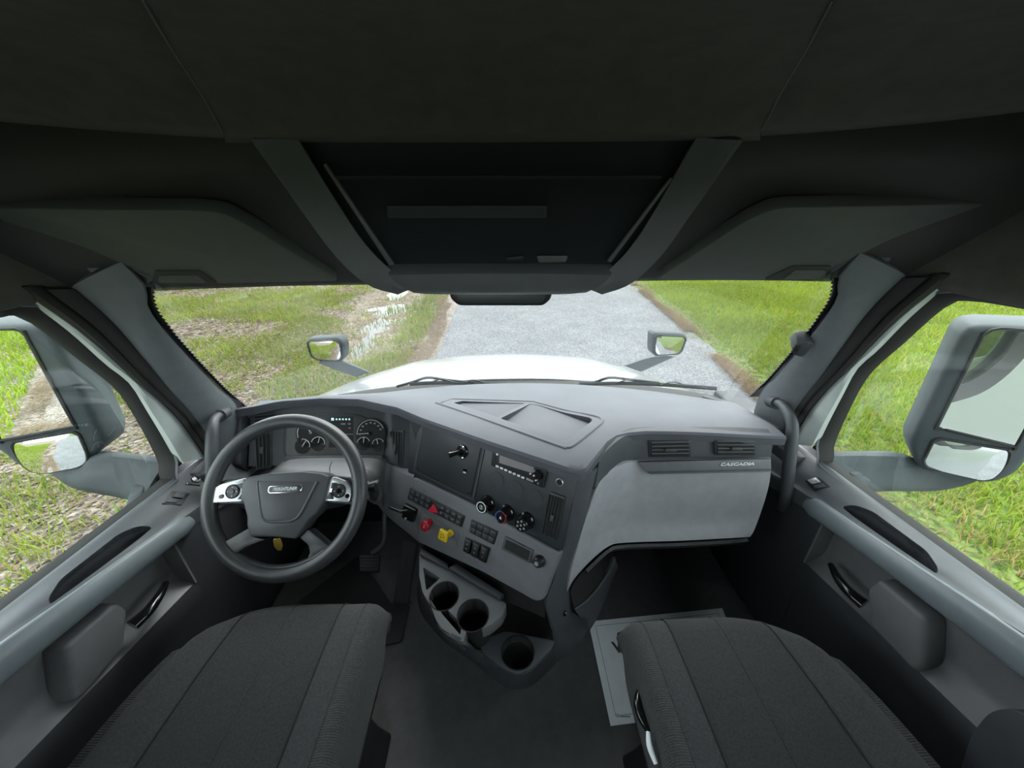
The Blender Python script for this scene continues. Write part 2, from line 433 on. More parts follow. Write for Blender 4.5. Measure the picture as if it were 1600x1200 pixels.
def cabinet(s):
    side = 'driver' if s < 0 else 'passenger'
    e = empty('overhead_cabinet', (s * .6, .95, 1.27), 'dark overhead storage cabinet with latched flap above the %s' % side, 'cabinet', 'overhead storage cabinets')
    def row(Y, z, x0=.16, x1=1.05):
        return [V((s * x, Y - .30 * max(0, x - .45) ** 2, z)) for x in np.linspace(x0, x1, 10)]
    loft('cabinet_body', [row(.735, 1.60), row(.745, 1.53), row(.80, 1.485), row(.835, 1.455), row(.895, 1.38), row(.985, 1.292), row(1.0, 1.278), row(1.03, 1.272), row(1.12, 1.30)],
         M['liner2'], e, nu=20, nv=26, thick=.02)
    A, B, C_ = at(0, 322, y=.775), at(330, 324, y=.79), at(330, 437, y=.955)
    if s > 0: A, B, C_ = (V((-p.x, p.y, p.z)) for p in (A, B, C_))
    fr = Fr(A, B, C_)
    L = [(-14, 318), (315, 323), (352, 327), (385, 344), (532, 434), (112, 442)]
    R = [(1564, 312), (1235, 318), (1205, 321), (1165, 339), (1024, 431), (1424, 434)]
    d = prism('cabinet_door', fr, L if s < 0 else R, -.02, .010, M['cabinet'], e, bevel=.006, rnd=.02)
    H = [(240, 438), (244, 416), (314, 416), (342, 437)] if s < 0 else [(1296, 433), (1296, 409), (1236, 409), (1192, 430)]
    lt = prism('latch', fr, H, .008, .013, M['liner2'], d, bevel=.002, rnd=.008)
    Hi = [(249, 433), (251, 422), (311, 422), (325, 433)] if s < 0 else [(1288, 428), (1288, 414), (1240, 414), (1222, 428)]
    prism('latch', fr, Hi, .010, .016, M['cabinet'], d, bevel=.002, rnd=.005)
cabinet(-1); cabinet(1)
con = empty('overhead_console', (0, .82, 1.27), 'wide overhead console with smoked panel above the windshield centre', 'console')
YR = [.70, .73, .765, .80, .825, .845]
lo_ = [(398, 214), (436, 268), (480, 332), (530, 398), (576, 437), (624, 453)]
li_ = [(456, 214), (486, 262), (521, 318), (565, 382), (606, 424), (645, 451)]
ro_ = [(1153, 216), (1118, 268), (1075, 332), (1025, 398), (982, 436), (938, 453)]
ri_ = [(1096, 214), (1067, 262), (1036, 318), (995, 382), (956, 424), (917, 451)]
def dp(pts, off=0): return [at(px, py, y=Y + off) for (px, py), Y in zip(pts, YR)]
for o_, i_ in ((lo_, li_), (ro_, ri_)):
    mid = [(a + b) / 2 + V((0, -.008, 0)) for a, b in zip(dp(o_), dp(i_))]
    loft('edge_trim', [[p + V((0, .22, .02)) for p in dp(o_)], dp(o_, .006), mid, dp(i_), dp(i_, .05)], M['strip'], con, nu=22, nv=14, thick=.008)
bot = [at(606, 424, y=.825), at(700, 424, y=.82), at(780, 424, y=.82), at(860, 424, y=.82), at(956, 424, y=.825)]
bm_ = [at(620, 438, y=.832), at(700, 440, y=.825), at(780, 440, y=.825), at(860, 440, y=.825), at(942, 438, y=.832)]
b2 = [at(645, 451, y=.845), at(700, 453, y=.84), at(780, 454, y=.84), at(860, 453, y=.84), at(917, 451, y=.845)]
b3 = [p + V((0, .03, -.001)) for p in b2]; b4 = [p + V((0, .22, .02)) for p in b2]
loft('console_lip', [[p + V((0, .05, .01)) for p in bot], bot, bm_, b2, b3, b4], M['strip'], con, nu=22, nv=18, thick=.008)
L_, R_ = dp(li_[:5], .022), dp(ri_[:5], .022)
loft('smoked_panel', [[l.lerp(r, t) for t in np.linspace(0, 1, 6)] for l, r in zip(L_, R_)], M['smoke'], con, nu=14, nv=12, thick=.006)
fp = Fr(at(600, 300, y=.757), at(960, 300, y=.757), at(780, 400, y=.80))
prism('rim', fp, [(506, 256), (511, 254), (617, 411), (609, 413)], .0, .006, M['strip'], con, bevel=.001)
prism('rim', fp, [(1046, 276), (1050, 278), (954, 408), (948, 406)], .0, .006, M['strip'], con, bevel=.001)
prism('label_strip', fp, [(606, 320), (854, 320), (854, 339), (606, 339)], .002, .005, M['fascia'], con)
prism('step_edge', fp, [(520, 273), (1035, 273), (1032, 278), (523, 278)], .002, .005, M['black'], con)
prism('panel_glint', fp, [(838, 398), (887, 398), (884, 407), (842, 408)], .002, .006, M['strip'], con, bevel=.001, rnd=.004)  # bright reflections in the smoked panel, put in as small paler pieces
prism('panel_glint', fp, [(790, 401), (818, 398), (818, 403), (792, 406)], .002, .006, M['fascia'], con, bevel=.001)
cs = Fr(at(700, 460, y=1.02), at(860, 460, y=1.02), at(780, 478, y=1.02))
sb = empty('windshield_camera', cs.pt(780, 478), 'black camera box fixed to the top of the windshield', 'camera')
prism('housing', cs, [(702, 452), (863, 452), (862, 466), (850, 478), (716, 478), (703, 466)], -.05, 0, M['black'], sb, bevel=.005, rnd=.012)
prism('face_trim', cs, [(712, 458), (853, 458), (850, 470), (843, 474), (722, 474), (714, 470)], 0, .002, M['fascia'], sb, bevel=.001, rnd=.006)
# ------------------------------------------------------------ dashboard
dash = empty('dashboard', (0, 1.2, 0), 'charcoal truck dashboard with light grey glovebox and angled centre stack', 'dashboard')
ZT = .84
front = [(-.93, 1.17), (-.866, 1.180), (-.775, 1.205), (-.65, 1.217), (-.51, 1.2), (-.358, 1.132), (-.258, 1.055), (-.05, .918), (.106, .821), (.172, .778), (.193, .768), (.212, .780), (.299, .903), (.335, .935), (.376, .951), (.431, .960), (.60, .957), (.80, .945), (.86, .943)]
fx = [p[0] for p in front]; fy = [p[1] for p in front]
def zfront(x): return float(np.interp(x, [-.93, -.80, -.5, .2, .5, .86], [.825, .838, .842, .838, .830, .812]))
XS = sorted(set(fx + [float(a) for a in np.linspace(-.93, .86, 70)]))
def dtop(x, t):
    yf = float(np.interp(x, fx, fy)); yb = 1.43 - .20 * (abs(x) / .95) ** 2
    zf = zfront(x); zb = .787 - .028 * (x / .95) ** 2
    z = zf + (zb - zf) * t ** 1.6 + .006 * math.sin(math.pi * min(t * 2, 1))
    return V((x, yf + (yb - yf) * t, z))
TS = [0, .015, .05, .12, .25, .4, .55, .7, .85, 1]
v = []; f = []
nx = len(XS)
rowsT = [[dtop(x, t) - V((0, 0, .006 * (1 - t / .015) if t < .015 else 0)) for x in XS] for t in TS]
lip = [[p + V((0, 0, -.022)) for p in rowsT[0]], [p + V((0, .03, -.03)) for p in rowsT[0]], [p + V((0, 0, -.06)) for p in rowsT[-1]]]
allr = rowsT + [lip[2], lip[1], lip[0]]
for r in allr: v += r
nr = len(allr)
for i in range(nr):
    for j in range(nx - 1):
        i2 = (i + 1) % nr
        f.append((i * nx + j, i * nx + j + 1, i2 * nx + j + 1, i2 * nx + j))
f.append(tuple(i * nx for i in range(nr))); f.append(tuple(i * nx + nx - 1 for i in reversed(range(nr))))
dtopo = mk('dash_top', v, f, M['dash_lit'], dash, smooth=True, sharp=30)
# recessed tray with a divider
zt = .836
ft = Fr(at(690, 628, z=zt), at(890, 628, z=zt), at(890, 690, z=zt))
rim = [(688, 628), (702, 619), (716, 617), (826, 618), (840, 620), (930, 648), (940, 659), (936, 664), (896, 697), (883, 700), (866, 696), (691, 632)]
tl = [(708, 626), (722, 621), (820, 622), (778, 652)]
trr = [(782, 654), (828, 623), (839, 624), (923, 651), (926, 656), (890, 687), (880, 690)]
t0 = trr
cutl = prism('cutter', ft, tl, -.022, .06, M['dash_lit'], dash, rnd=.006)
cutr = prism('cutter', ft, t0, -.022, .06, M['dash_lit'], dash, rnd=.008)
cut(dtopo, [cutl, cutr])
def ring(name, fr, pts, wd, h0, h1, m, parent, rnd=.01):
    uv = round2([fr.hit(*p) for p in pts], rnd); P = [fr.w(u_, v_, (h0 + h1) / 2) for u_, v_ in uv]
    return tube(name, P, wd, m, parent, n=6, res=len(P) * 2, closed=True, flat=(h1 - h0) / wd / 2)
def drape(pts, n, h):
    """points of an outline laid on the dash top surface"""
    out = []
    for p in cr([ft.pt(*q) for q in pts], n, True):
        yf = float(np.interp(p.x, fx, fy)); yb = 1.43 - .2 * (abs(p.x) / .95) ** 2
        q = dtop(p.x, min(max((p.y - yf) / (yb - yf), 0), 1)); out.append(V((q.x, q.y, q.z + h)))
    return out
tube('tray_rim', drape(rim, 90, .0), .006, M['dash_lit'], dash, n=8, closed=True, spline=False, flat=.55)
# hood lip seam and cluster fascia
def froff(x, dy, z): return V((x, float(np.interp(x, fx, fy)) + dy, z))
xs_ = [-.905, -.80, -.65, -.51, -.44, -.41, -.38, -.33, -.285, -.25]
def fas(x, k):                     # fascia rows below the hood; k 0 top .. 1 bottom
    top = float(np.interp(x, [-.93, -.41, -.285, -.25], [1.225, 1.225, 1.078, 1.09])); bo = float(np.interp(x, [-.41, -.285, -.25], [1.118, 1.045, 1.06]))
    return V((x, top + (min(bo, top - .02) - top) * k, .812 + (.628 - .812) * k))
loft('cluster_fascia', [[fas(x, k) for x in xs_] for k in (0, .25, .5, .75, 1)], M['fascia'], dash, nu=30, nv=8, thick=.02)
# frames of the flat faces
FC = Fr(fas(-.8, .12) + V((0, 0, 0)), fas(-.5, .12), fas(-.65, .85))
FS = Fr(at(660, 657, z=.822), at(905, 744, z=.822), at(876, 862, z=.606))
FG = Fr(FS.pt(648, 743), FS.pt(876, 862), at(850, 935, z=.47))
# centre stack face
prism('stack_fascia', FS, [(640, 650), (660, 655), (760, 690), (850, 721), (905, 742), (890, 806), (877, 862), (740, 786), (648, 744), (637, 738)], -.03, 0, M['fascia'], dash, bevel=.003)
# lower grey switch panel with its rounded rim
gp = [(600, 724), (616, 736), (648, 744), (740, 786), (877, 863), (851, 935), (840, 938), (755, 891), (657, 846), (637, 826), (600, 806)]
prism('switch_panel', FG, gp[2:9], -.035, .010, M['panel'], dash, bevel=.006, rnd=.012)
# knee panel that carries on behind the wheel
tp = [(372, 770), (418, 742), (438, 728), (455, 722), (520, 720), (588, 721), (604, 727), (620, 737), (649, 745)]
ty = [1.10, 1.10, 1.10, 1.10, 1.10, 1.10, 1.08, 1.05, FS.pt(649, 745).y - .006]
bp = [(372, 800), (418, 775), (438, 765), (458, 752), (520, 752), (572, 768), (590, 798), (612, 812), (657, 846)]
by = [1.05, 1.04, 1.03, 1.02, 1.0, .97, .93, .90, FG.pt(657, 846).y]
T0 = [at(*p, y=Y) for p, Y in zip(tp, ty)]; B0 = [at(*p, y=Y) for p, Y in zip(bp, by)]
T0[6:] = [FG.pt(*p, h_) for p, h_ in zip(tp[6:], (-.012, 0, .008))]; B0[6:] = [FG.pt(*p, h_) for p, h_ in zip(bp[6:], (-.015, 0, .008))]
md = [a.lerp(b, .35) + V((0, -.02, .012)) * k_ for a, b, k_ in zip(T0, B0, (1, 1, 1, 1, 1, 1, .5, .1, 0))]
loft('knee_panel', [[p + V((0, .05, .005)) for p in T0], T0, md, B0, [p + V((0, .06, -.03)) for p in B0]], M['panel'], dash, nu=40, nv=14, thick=.015)
ks = cr([T0[4] + V((0, .05, .005)), T0[4], md[4], B0[4], B0[4] + V((0, .06, -.03))], 25)[6:19]
tube('panel_seam', ks, .0016, M['hole'], dash, n=6, res=14)

# --- vents
def vent(fr, quad, n, vertical, parent, label=None, frame=M['fascia'], knob=True):
    e = prism('air_vent', fr, quad, -.004, .004, frame, parent, bevel=.002, rnd=.006)
    q = [fr.hit(*p) for p in quad]
    c = V((sum(p[0] for p in q) / 4, sum(p[1] for p in q) / 4, 0))
    q = [c + (V((*p, 0)) - c) * .88 for p in q]      # a, b, c, d clockwise from top left
    prism2('vent_opening', fr, [(p.x, p.y) for p in q], .003, .0055, M['hole'], e)
    for k in range(n):
        t0_, t1_ = (k + .5) / n - .14 / 1, (k + .5) / n
        t1_ = t0_ + .20 / n; t0_ = t0_
        if vertical: w_ = [q[0].lerp(q[1], t0_), q[0].lerp(q[1], t1_), q[3].lerp(q[2], t1_), q[3].lerp(q[2], t0_)]
        else: w_ = [q[0].lerp(q[3], t0_), q[1].lerp(q[2], t0_), q[1].lerp(q[2], t1_), q[0].lerp(q[3], t1_)]
        prism2('slat', fr, [(p.x, p.y) for p in w_], .005, .009, M['fascia'] if vertical else M['panel'], e)
    if knob:
        m_ = q[0].lerp(q[2], .5); a = (q[1] - q[0]).length if vertical else (q[3] - q[0]).length
        prism2('vent_tab', fr, rect(m_.x - a * .10, m_.y - a * .22, m_.x + a * .10, m_.y + a * .22) if vertical else rect(m_.x - a * .35, m_.y - a * .09, m_.x + a * .35, m_.y + a * .09), .007, .014, M['dash'], e, bevel=.001)
    if label: e['label'] = label
    return e
vent(FC, [(399, 676), (425, 674), (425, 731), (402, 734)], 4, True, dash)
vent(FC, [(398, 648), (430, 645), (430, 660), (398, 666)], 3, False, dash, knob=False)
FV = Fr(fas(-.40, .2), fas(-.30, .2), fas(-.35, .9))
vent(FV, [(612, 670), (632, 672), (630, 731), (611, 729)], 4, True, dash)
vent(FS, [(860, 767), (885, 776), (870, 846), (847, 836)], 5, True, dash)

# --- covered bay with a knob
pl = prism('cover_plate', FS, [(661, 656), (760, 692), (741, 782), (646, 736)], 0, .003, M['dash'], dash, bevel=.001, rnd=.006)
prism('plate_recess', FS, [(664, 660), (756, 694), (738, 777), (650, 734)], .003, .0045, M['black'], pl, rnd=.005)
prism('plate_face', FS, [(666, 662), (754, 695), (737, 774), (652, 733)], .004, .007, M['fascia'], pl, bevel=.0008, rnd=.004)
for p in ((670, 663), (752, 694), (734, 770), (655, 731)): lathe('screw', FS, FS.hit(*p), [(.004, .007), (.004, .009), (.0, .0095)], M['black'], pl, seg=10)
kc = FS.hit(725, 704)
lathe('dial_base', FS, kc, [(.021, .006), (.021, .010), (.018, .013), (0, .013)], M['gloss'], pl)
a_, b_ = FS.w(*kc, .012), FS.pt(716, 705, .045)
tube('dial_stalk', [a_, a_.lerp(b_, .5), b_], [.009, .008, .0095], M['gloss'], pl, n=12, res=8)
for p in ((728, 697), (727, 714)): lathe('dial_bolt', FS, FS.hit(*p), [(.004, .012), (.004, .015), (0, .016)], M['chrome'], pl, seg=10)
prism('keyhole', FS, [(727, 731), (732, 732), (731, 738), (726, 737)], .006, .010, M['gloss'], pl)
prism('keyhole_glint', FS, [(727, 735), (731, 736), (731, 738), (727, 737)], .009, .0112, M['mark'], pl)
# three blanked-off round sockets
for p in ((776, 750), (805, 764), (835, 777)):
    c = FS.hit(*p); lathe('blank_cap', FS, c, [(.027, 0), (.027, .0012), (.0245, .0012), (.0245, .0002), (.0235, .0002), (.0235, .0016), (0, .0016)], M['fascia'], dash, seg=32); arc('blank_cap_rim', FS, c, .0255, 0, 360, .0011, M['dash'], dash, h=.0008, n=32)
# climate knobs
def knob(p, kind):
    c = FS.hit(*p); R_ = .0215
    k = lathe('climate_knob', FS, c, [(R_ * 1.2, 0), (R_ * 1.15, .006), (R_, .008), (R_ * .97, .030), (R_ * .88, .034), (0, .034)], M['gloss'], dash, seg=32)
    f2 = FS.shift(.034)
    if kind == 0:
        arc('ring_mark', f2, c, R_ * .72, 0, 360, .0026, M['mark'], k, n=32)
        arc('symbol', f2, c, R_ * .3, 0, 360, .0018, M['dim'], k, n=16); prism2('pointer', f2, rect(c[0] - .001, c[1] - .005, c[0] + .001, c[1] + .006), 0, .0006, M['mark'], k)
    elif kind == 1:
        arc('blue_scale', f2, c, R_ * .8, 95, 250, .0024, BLUE, k); arc('red_scale', f2, c, R_ * .8, -70, 85, .0024, M['red'], k)
        prism2('pointer', f2, [(c[0] - .004, c[1] - .004), (c[0] + .003, c[1] - .006), (c[0], c[1] + .004)], 0, .0008, M['mark'], k)
    else:
        for q in range(7):
            a = math.radians(90 + q * 60); rr = R_ * .55 if q < 6 else 0
            lathe('symbol', f2, (c[0] + rr * math.cos(a), c[1] + rr * math.sin(a)), [(.0033, 0), (.0033, .0008), (0, .0008)], M['dim'], k, seg=10)
    return k
BLUE = mat('blue_print', (.03, .09, .28), .5)
knob((762, 786), 0); knob((792, 801), 1); knob((823, 813), 2)
sk = lathe('power_socket', FS, FS.hit(875, 753), [(.0105, 0), (.0105, .004), (.0088, .005), (.0085, .002), (0, .002)], M['silver'], dash)
lathe('socket_cap', FS, FS.hit(875, 753), [(.0086, 0), (.0086, .0032), (0, .0032)], M['hole'], sk)

# --- lower panel switches
GH = .010
g2 = FG.shift(GH)
def lerp2(q, s, t):
    a = V((*q[0], 0)).lerp(V((*q[1], 0)), s); b = V((*q[3], 0)).lerp(V((*q[2], 0)), s); c = a.lerp(b, t); return (c.x, c.y)
def bank(quad, cols, rws, parent, gap=.04, hmark=True, frame='black', rocker=.004, depth=.004):
    e = prism('switch_bank', g2, quad, -.002, .003, M[frame], parent, bevel=.0015, rnd=.003)
    q = [g2.hit(*p) for p in quad]
    for r in range(rws):
        for (c0, c1, kind) in cols:
            s0, s1 = .02 + .96 * c0, .02 + .96 * c1; t0_, t1_ = .05 + .90 * r / rws, .05 + .90 * (r + 1) / rws
            ds, dt = (s1 - s0) * gap, (t1_ - t0_) * gap * 1.6
            w_ = [lerp2(q, s0 + ds, t0_ + dt), lerp2(q, s1 - ds, t0_ + dt), lerp2(q, s1 - ds, t1_ - dt), lerp2(q, s0 + ds, t1_ - dt)]
            b = prism2('rocker_switch', g2, w_, .002, .002 + rocker, M['fascia'], e, bevel=.0008)
            if kind:
                cx = sum(p[0] for p in w_) / 4; cy = sum(p[1] for p in w_) / 4
                m_ = M['dim']
                prism2('symbol', g2, rect(cx - .0026, cy - .0004, cx + .0026, cy + .0022), .0018 + rocker, .0026 + rocker, m_, b)
    return e
bq = [(642, 761), (727, 806), (722, 824), (637, 779)]
bk = bank(bq, [(i * .105, (i + 1) * .105, 1) for i in range(4)] + [(.58 + i * .105, .58 + (i + 1) * .105, 1) for i in range(4)], 2, dash)
hz = prism('hazard_button', g2, [(677, 781), (691, 789), (687, 804), (672, 796)], .002, .007, M['black'], bk, bevel=.001)
prism('hazard_triangle', g2, [(680, 786), (687, 801), (671, 797)], .006, .009, M['hazard'], hz, bevel=.0006)
bank([(737, 811), (779, 830), (772, 851), (734, 831)], [(i * .25, (i + 1) * .25, 0) for i in range(4)], 2, dash)
e3 = prism('switch_bank', g2, [(728, 838), (767, 856), (760, 880), (724, 860)], -.002, .002, M['black'], dash, bevel=.001)
q3 = [g2.hit(*p) for p in [(728, 838), (767, 856), (760, 880), (724, 860)]]
for i in range(3):
    w_ = [lerp2(q3, i / 3 + .03, .03), lerp2(q3, (i + 1) / 3 - .03, .03), lerp2(q3, (i + 1) / 3 - .03, .97), lerp2(q3, i / 3 + .03, .97)]
    b = prism2('rocker_switch', g2, w_, 0, .010, M['black'], e3, bevel=.002, top=.92)
    cx = sum(p[0] for p in w_) / 4; cy = sum(p[1] for p in w_) / 4
    prism2('rocker_groove', g2, rect(cx - .006, cy - .001, cx + .006, cy + .001), .009, .0106, M['hole'], b)
    for dy in (.007, -.007): prism2('symbol', g2, rect(cx - .0022, cy + dy - .0012, cx + .0022, cy + dy + .0012), .0098, .0108, M['dim'], b)
pk = prism('coin_pocket', g2, [(790, 837), (834, 859), (829, 880), (784, 857)], -.002, .005, M['dash'], dash, bevel=.002, rnd=.005)
prism('pocket_opening', g2, [(793, 842), (830, 860), (826, 875), (789, 855)], .003, .0058, M['hole'], pk, rnd=.003)
s2 = lathe('power_socket', g2, g2.hit(844, 876), [(.0165, 0), (.0165, .006), (.014, .010), (.0135, .018), (.011, .021), (0, .021)], M['black'], dash, seg=14)
prism('cap_tab', g2, [(831, 875), (838, 872), (838, 879), (832, 879)], .0, .006, M['black'], s2, bevel=.001)
lathe('cap_mark', g2.shift(.021), g2.hit(843, 876), [(.006, 0), (.006, .0006), (0, .0006)], M['dim'], s2, seg=12)
# trailer brake lever
hb = prism('brake_lever_box', g2, [(634, 785), (654, 795), (649, 816), (631, 808)], -.002, .014, M['gloss'], dash, bevel=.004, rnd=.006, top=.92)
lv = [g2.pt(641, 797, .012), g2.pt(634, 796, .022), g2.pt(626, 792, .028), g2.pt(618, 788, .03)]
tube('lever', lv, [.007, .006, .005, .0045], M['gloss'], hb, n=10, res=12)
prism('lever_mark', g2, [(637, 806), (641, 808), (638, 810)], .012, .0150, M['mark'], hb)
# brake valves: a raised plate, red octagon and yellow square
prism('valve_plate', g2, [(660, 801), (718, 833), (713, 855), (701, 855), (655, 826)], -.001, .0018, M['panel'], dash, bevel=.001, rnd=.008)
def valve(base, head, m, shape, name):
    c = g2.hit(*base)
    st = lathe(name, g2, c, [(.011, 0), (.011, .006), (.0075, .008), (.0075, .03), (0, .03)], m, dash, seg=16)
    fh = g2.shift(.028); h = fh.hit(*head)
    if shape == 'oct':
        prism2('valve_knob', fh, [(h[0] + .0185 * math.cos(math.radians(22.5 + 45 * k)), h[1] + .0185 * math.sin(math.radians(22.5 + 45 * k))) for k in range(8)], -.003, .010, m, st, bevel=.003)
        prism2('valve_mark', fh, rect(h[0] - .001, h[1] - .006, h[0] + .001, h[1] + .006), .0095, .0106, M['mark'], st)
    else:
        uv = [(h[0] + a * .0165, h[1] + b * .0165) for a, b in ((-1, -1), (1, -1), (1, 1), (-1, 1))]
        prism2('valve_knob', fh, round2(uv, .004), -.003, .008, m, st, bevel=.0025)
        for a, b in ((-.004, -.006), (.003, .006), (-.006, .002), (.006, -.002)): prism2('valve_mark', fh, rect(h[0] + a - .0016, h[1] + b - .0016, h[0] + a + .0016, h[1] + b + .0016), .0075, .0086, M['ink'], st)
valve((673, 815), (666, 821), M['red'], 'oct', 'trailer_air_valve')
valve((705, 832), (694, 836), M['yellow'], 'sq', 'parking_brake_valve')

# --- passenger side: vent band, badge strip, glovebox
def pside(px, py, Y): return at(px, py, y=Y)
vb_top = [(936, 722), (952, 704), (968, 690), (985, 681), (1010, 678), (1080, 678), (1150, 678), (1205, 681)]
vb_bot = [(930, 760), (943, 744), (958, 732), (975, 724), (998, 721), (1080, 719), (1150, 718), (1205, 717)]
vyt = [.85, .89, .925, .95, .962, .965, .962, .955]
vyb = [.835, .87, .90, .93, .945, .95, .948, .94]
Tv = [at(*p, y=Y + .004) for p, Y in zip(vb_top, vyt)]; Bv = [at(*p, y=Y) for p, Y in zip(vb_bot, vyb)]
loft('vent_band', [[p + V((0, .02, .012)) for p in Tv], Tv, Bv, [p + V((0, .01, -.02)) for p in Bv]], M['dash'], dash, nu=36, nv=8, thick=.02)
FP = Fr(Tv[4], Tv[7], Bv[6]).shift(.003)
vent(FP, [(1012, 688), (1079, 687), (1079, 713), (1013, 714)], 4, False, dash)
vent(FP, [(1115, 686), (1180, 686), (1180, 711), (1116, 711)], 4, False, dash)
g_top = [(917, 800), (930, 768), (946, 742), (972, 727), (998, 722), (1080, 720), (1150, 719), (1204, 718)]
g_mid = [(905, 845), (920, 812), (938, 785), (965, 765), (998, 758), (1080, 757), (1150, 756), (1202, 755)]
g_lo = [(893, 890), (906, 862), (925, 840), (955, 822), (998, 815), (1080, 812), (1150, 808), (1188, 803)]
g_bot = [(886, 925), (897, 905), (922, 878), (950, 855), (975, 849), (1060, 846), (1130, 842), (1172, 839)]
gy = [(.83, .85, .88, .915, .94, .945, .943, .935), (.80, .825, .86, .90, .925, .93, .927, .915), (.775, .80, .84, .88, .905, .91, .905, .89), (.76, .78, .815, .85, .868, .872, .868, .86)]
GR = [[at(*p, y=Y) for p, Y in zip(r, ys)] for r, ys in zip((g_top, g_mid, g_lo, g_bot), gy)]
GR = [[p + V((0, .03, .004)) for p in GR[0]]] + GR + [[p + V((0, .04, -.012)) for p in GR[-1]]]
loft('glovebox_door', GR, M['glove'], dash, nu=44, nv=24, thick=.015)
FB = Fr(at(1000, 722, y=.936), at(1200, 718, y=.934), at(1100, 740, y=.924)).shift(.004)
bs = prism('badge_strip', FB, [(997, 722), (1204, 717), (1203, 737), (1016, 741), (1010, 737)], -.012, .003, M['panel'], dash, bevel=.0015)
prism('strip_line', FB, [(1010, 736), (1203, 732), (1203, 734), (1012, 739)], .003, .0045, M['dash'], bs)  # darker line along the lower part of the badge strip
c = FB.hit(1150, 724.5); cA, cB = FB.hit(1117, 724.5), FB.hit(1184, 724.5)
text('badge_letters', FB, c, .0135, 'CASCADIA', M['mark'], bs, h=.003, depth=.0012, shear=.25, sx=1.62, bold=.0004)
# dark underside below the glovebox and the wall behind it
u0 = [(915, 890), (950, 858), (975, 851), (1060, 848), (1130, 844), (1168, 841)]
U0 = [at(*p, y=Y + .01) for p, Y in zip(u0, (.80, .85, .868, .872, .868, .86))]
loft('underside', [U0, [p + V((0, .05, -.06)) for p in U0], [p + V((0, .16, -.075)) for p in U0], [p + V((0, .5, -.10)) for p in U0]], M['doordark'], dash, nu=20, nv=12, thick=.01)
# end cheeks of the dashboard
for s, px in ((1, .865), (-1, -.915)):
    zt_ = .80
    mk('end_cheek', [(px + dx, y, z) for dx in (0, .03 * s) for y, z in (((1.02, .80), (1.25, .765), (1.45, .70), (1.45, .30), (1.06, .40), (1.03, .50), (1.02, .70)) if s > 0 else ((1.18, .81), (1.3, .77), (1.45, .70), (1.45, .40), (1.15, .50), (1.10, .65)))],
       [tuple(range(7)), tuple(reversed(range(7, 14)))] + [(i, (i + 1) % 7, 7 + (i + 1) % 7, 7 + i) for i in range(7)] if s > 0 else
       [tuple(range(6)), tuple(reversed(range(6, 12)))] + [(i, (i + 1) % 6, 6 + (i + 1) % 6, 6 + i) for i in range(6)], M['doordark'], dash, bevel=.004)

# --- instrument cluster
cl = empty('instrument_cluster', FC.pt(520, 712), 'dark instrument cluster with white gauge dials behind the steering wheel', 'instrument cluster')
bez = [(447, 716), (443, 700), (445, 662), (452, 650), (480, 646), (530, 645), (560, 648), (592, 660), (600, 668), (600, 716)]
prism('bezel', FC, bez, -.001, .006, M['fascia'], cl, bevel=.002, rnd=.008)
face = [(451, 712), (448, 700), (450, 665), (456, 654), (480, 650), (530, 649), (558, 652), (590, 663), (597, 670), (597, 712)]
prism('dial_face', FC, face, .004, .0075, M['black'], cl, rnd=.006)
prism('bezel_ledge', FC, [(450, 712), (598, 711), (602, 717), (447, 719)], .002, .016, M['dash'], cl, bevel=.002)
f3 = FC.shift(.0075)
def gauge(c, r, a0, a1, needle, wd, marks=0, nm='gauge'):
    cc = f3.hit(*c); rr = abs(f3.hit(c[0] + r, c[1])[0] - cc[0])
    g = lathe(nm, f3, cc, [(rr * 1.12, 0), (rr * 1.12, .0006), (0, .0006)], M['hole'], cl, seg=32)
    arc('scale_arc', f3, cc, rr, a0, a1, wd, M['mark'], g, h=.0006)
    a = math.radians(needle); d = V((math.cos(a), math.sin(a))); nn = V((-d.y, d.x))
    prism2('needle', f3, [tuple(d * -rr * .1 + V(cc) + nn * .0011), tuple(d * -rr * .1 + V(cc) - nn * .0011), tuple(d * rr * .92 + V(cc) - nn * .0006), tuple(d * rr * .92 + V(cc) + nn * .0006)], .0012, .0022, M['mark'], g)
    lathe('needle_hub', f3, cc, [(rr * .14, .0006), (rr * .12, .003), (0, .003)], M['gloss'], g, seg=12)
    for k in range(marks):
        a = math.radians(a0 + (a1 - a0) * k / (marks - 1)); 
        u_, v_ = cc[0] + rr * .78 * math.cos(a), cc[1] + rr * .78 * math.sin(a)
        if nm == 'speedometer': text('numeral', f3, (u_, v_), .007, str(k * 10), M['mark'], g, h=.0006, depth=.0002)
        else: prism2('tick', f3, rect(u_ - .0012, v_ - .0008, u_ + .0012, v_ + .0008), .0006, .0012, M['dim'], g)
    return g
g = gauge((486, 676), 21, 140, 200, 128, .0018, 0, 'tachometer')
arc('scale_arc', f3, f3.hit(486, 676), abs(f3.hit(507, 676)[0] - f3.hit(486, 676)[0]), 35, -15, .0018, M['mark'], g, h=.0006)
gauge((473, 697), 11, 100, -10, 60, .0016, 3); gauge((497, 693), 10.5, 165, -10, 75, .0016, 3)
gauge((579, 677), 21, 185, 20, 182, .0014, 8, 'speedometer')
gauge((568, 693), 10, 170, 20, 85, .0012, 3); gauge((591, 695), 9.5, 170, 30, 105, .0012, 3)
sc = prism('display_screen', f3, [(515, 652), (551, 651), (552, 699), (514, 699)], 0, .001, M['hole'], cl)
arc_ = None
for k, x in enumerate((520, 526, 531, 536, 541, 546)):
    prism('icon', f3, [(x - 2.2, 653), (x + 2.0, 653), (x + 2.0, 657), (x - 2.2, 657)] if k == 0 else [(x - 1.3, 653.8), (x + 1.3, 653.8), (x + 1.3, 656.4), (x - 1.3, 656.4)], .001, .0014, M['screen'], sc)
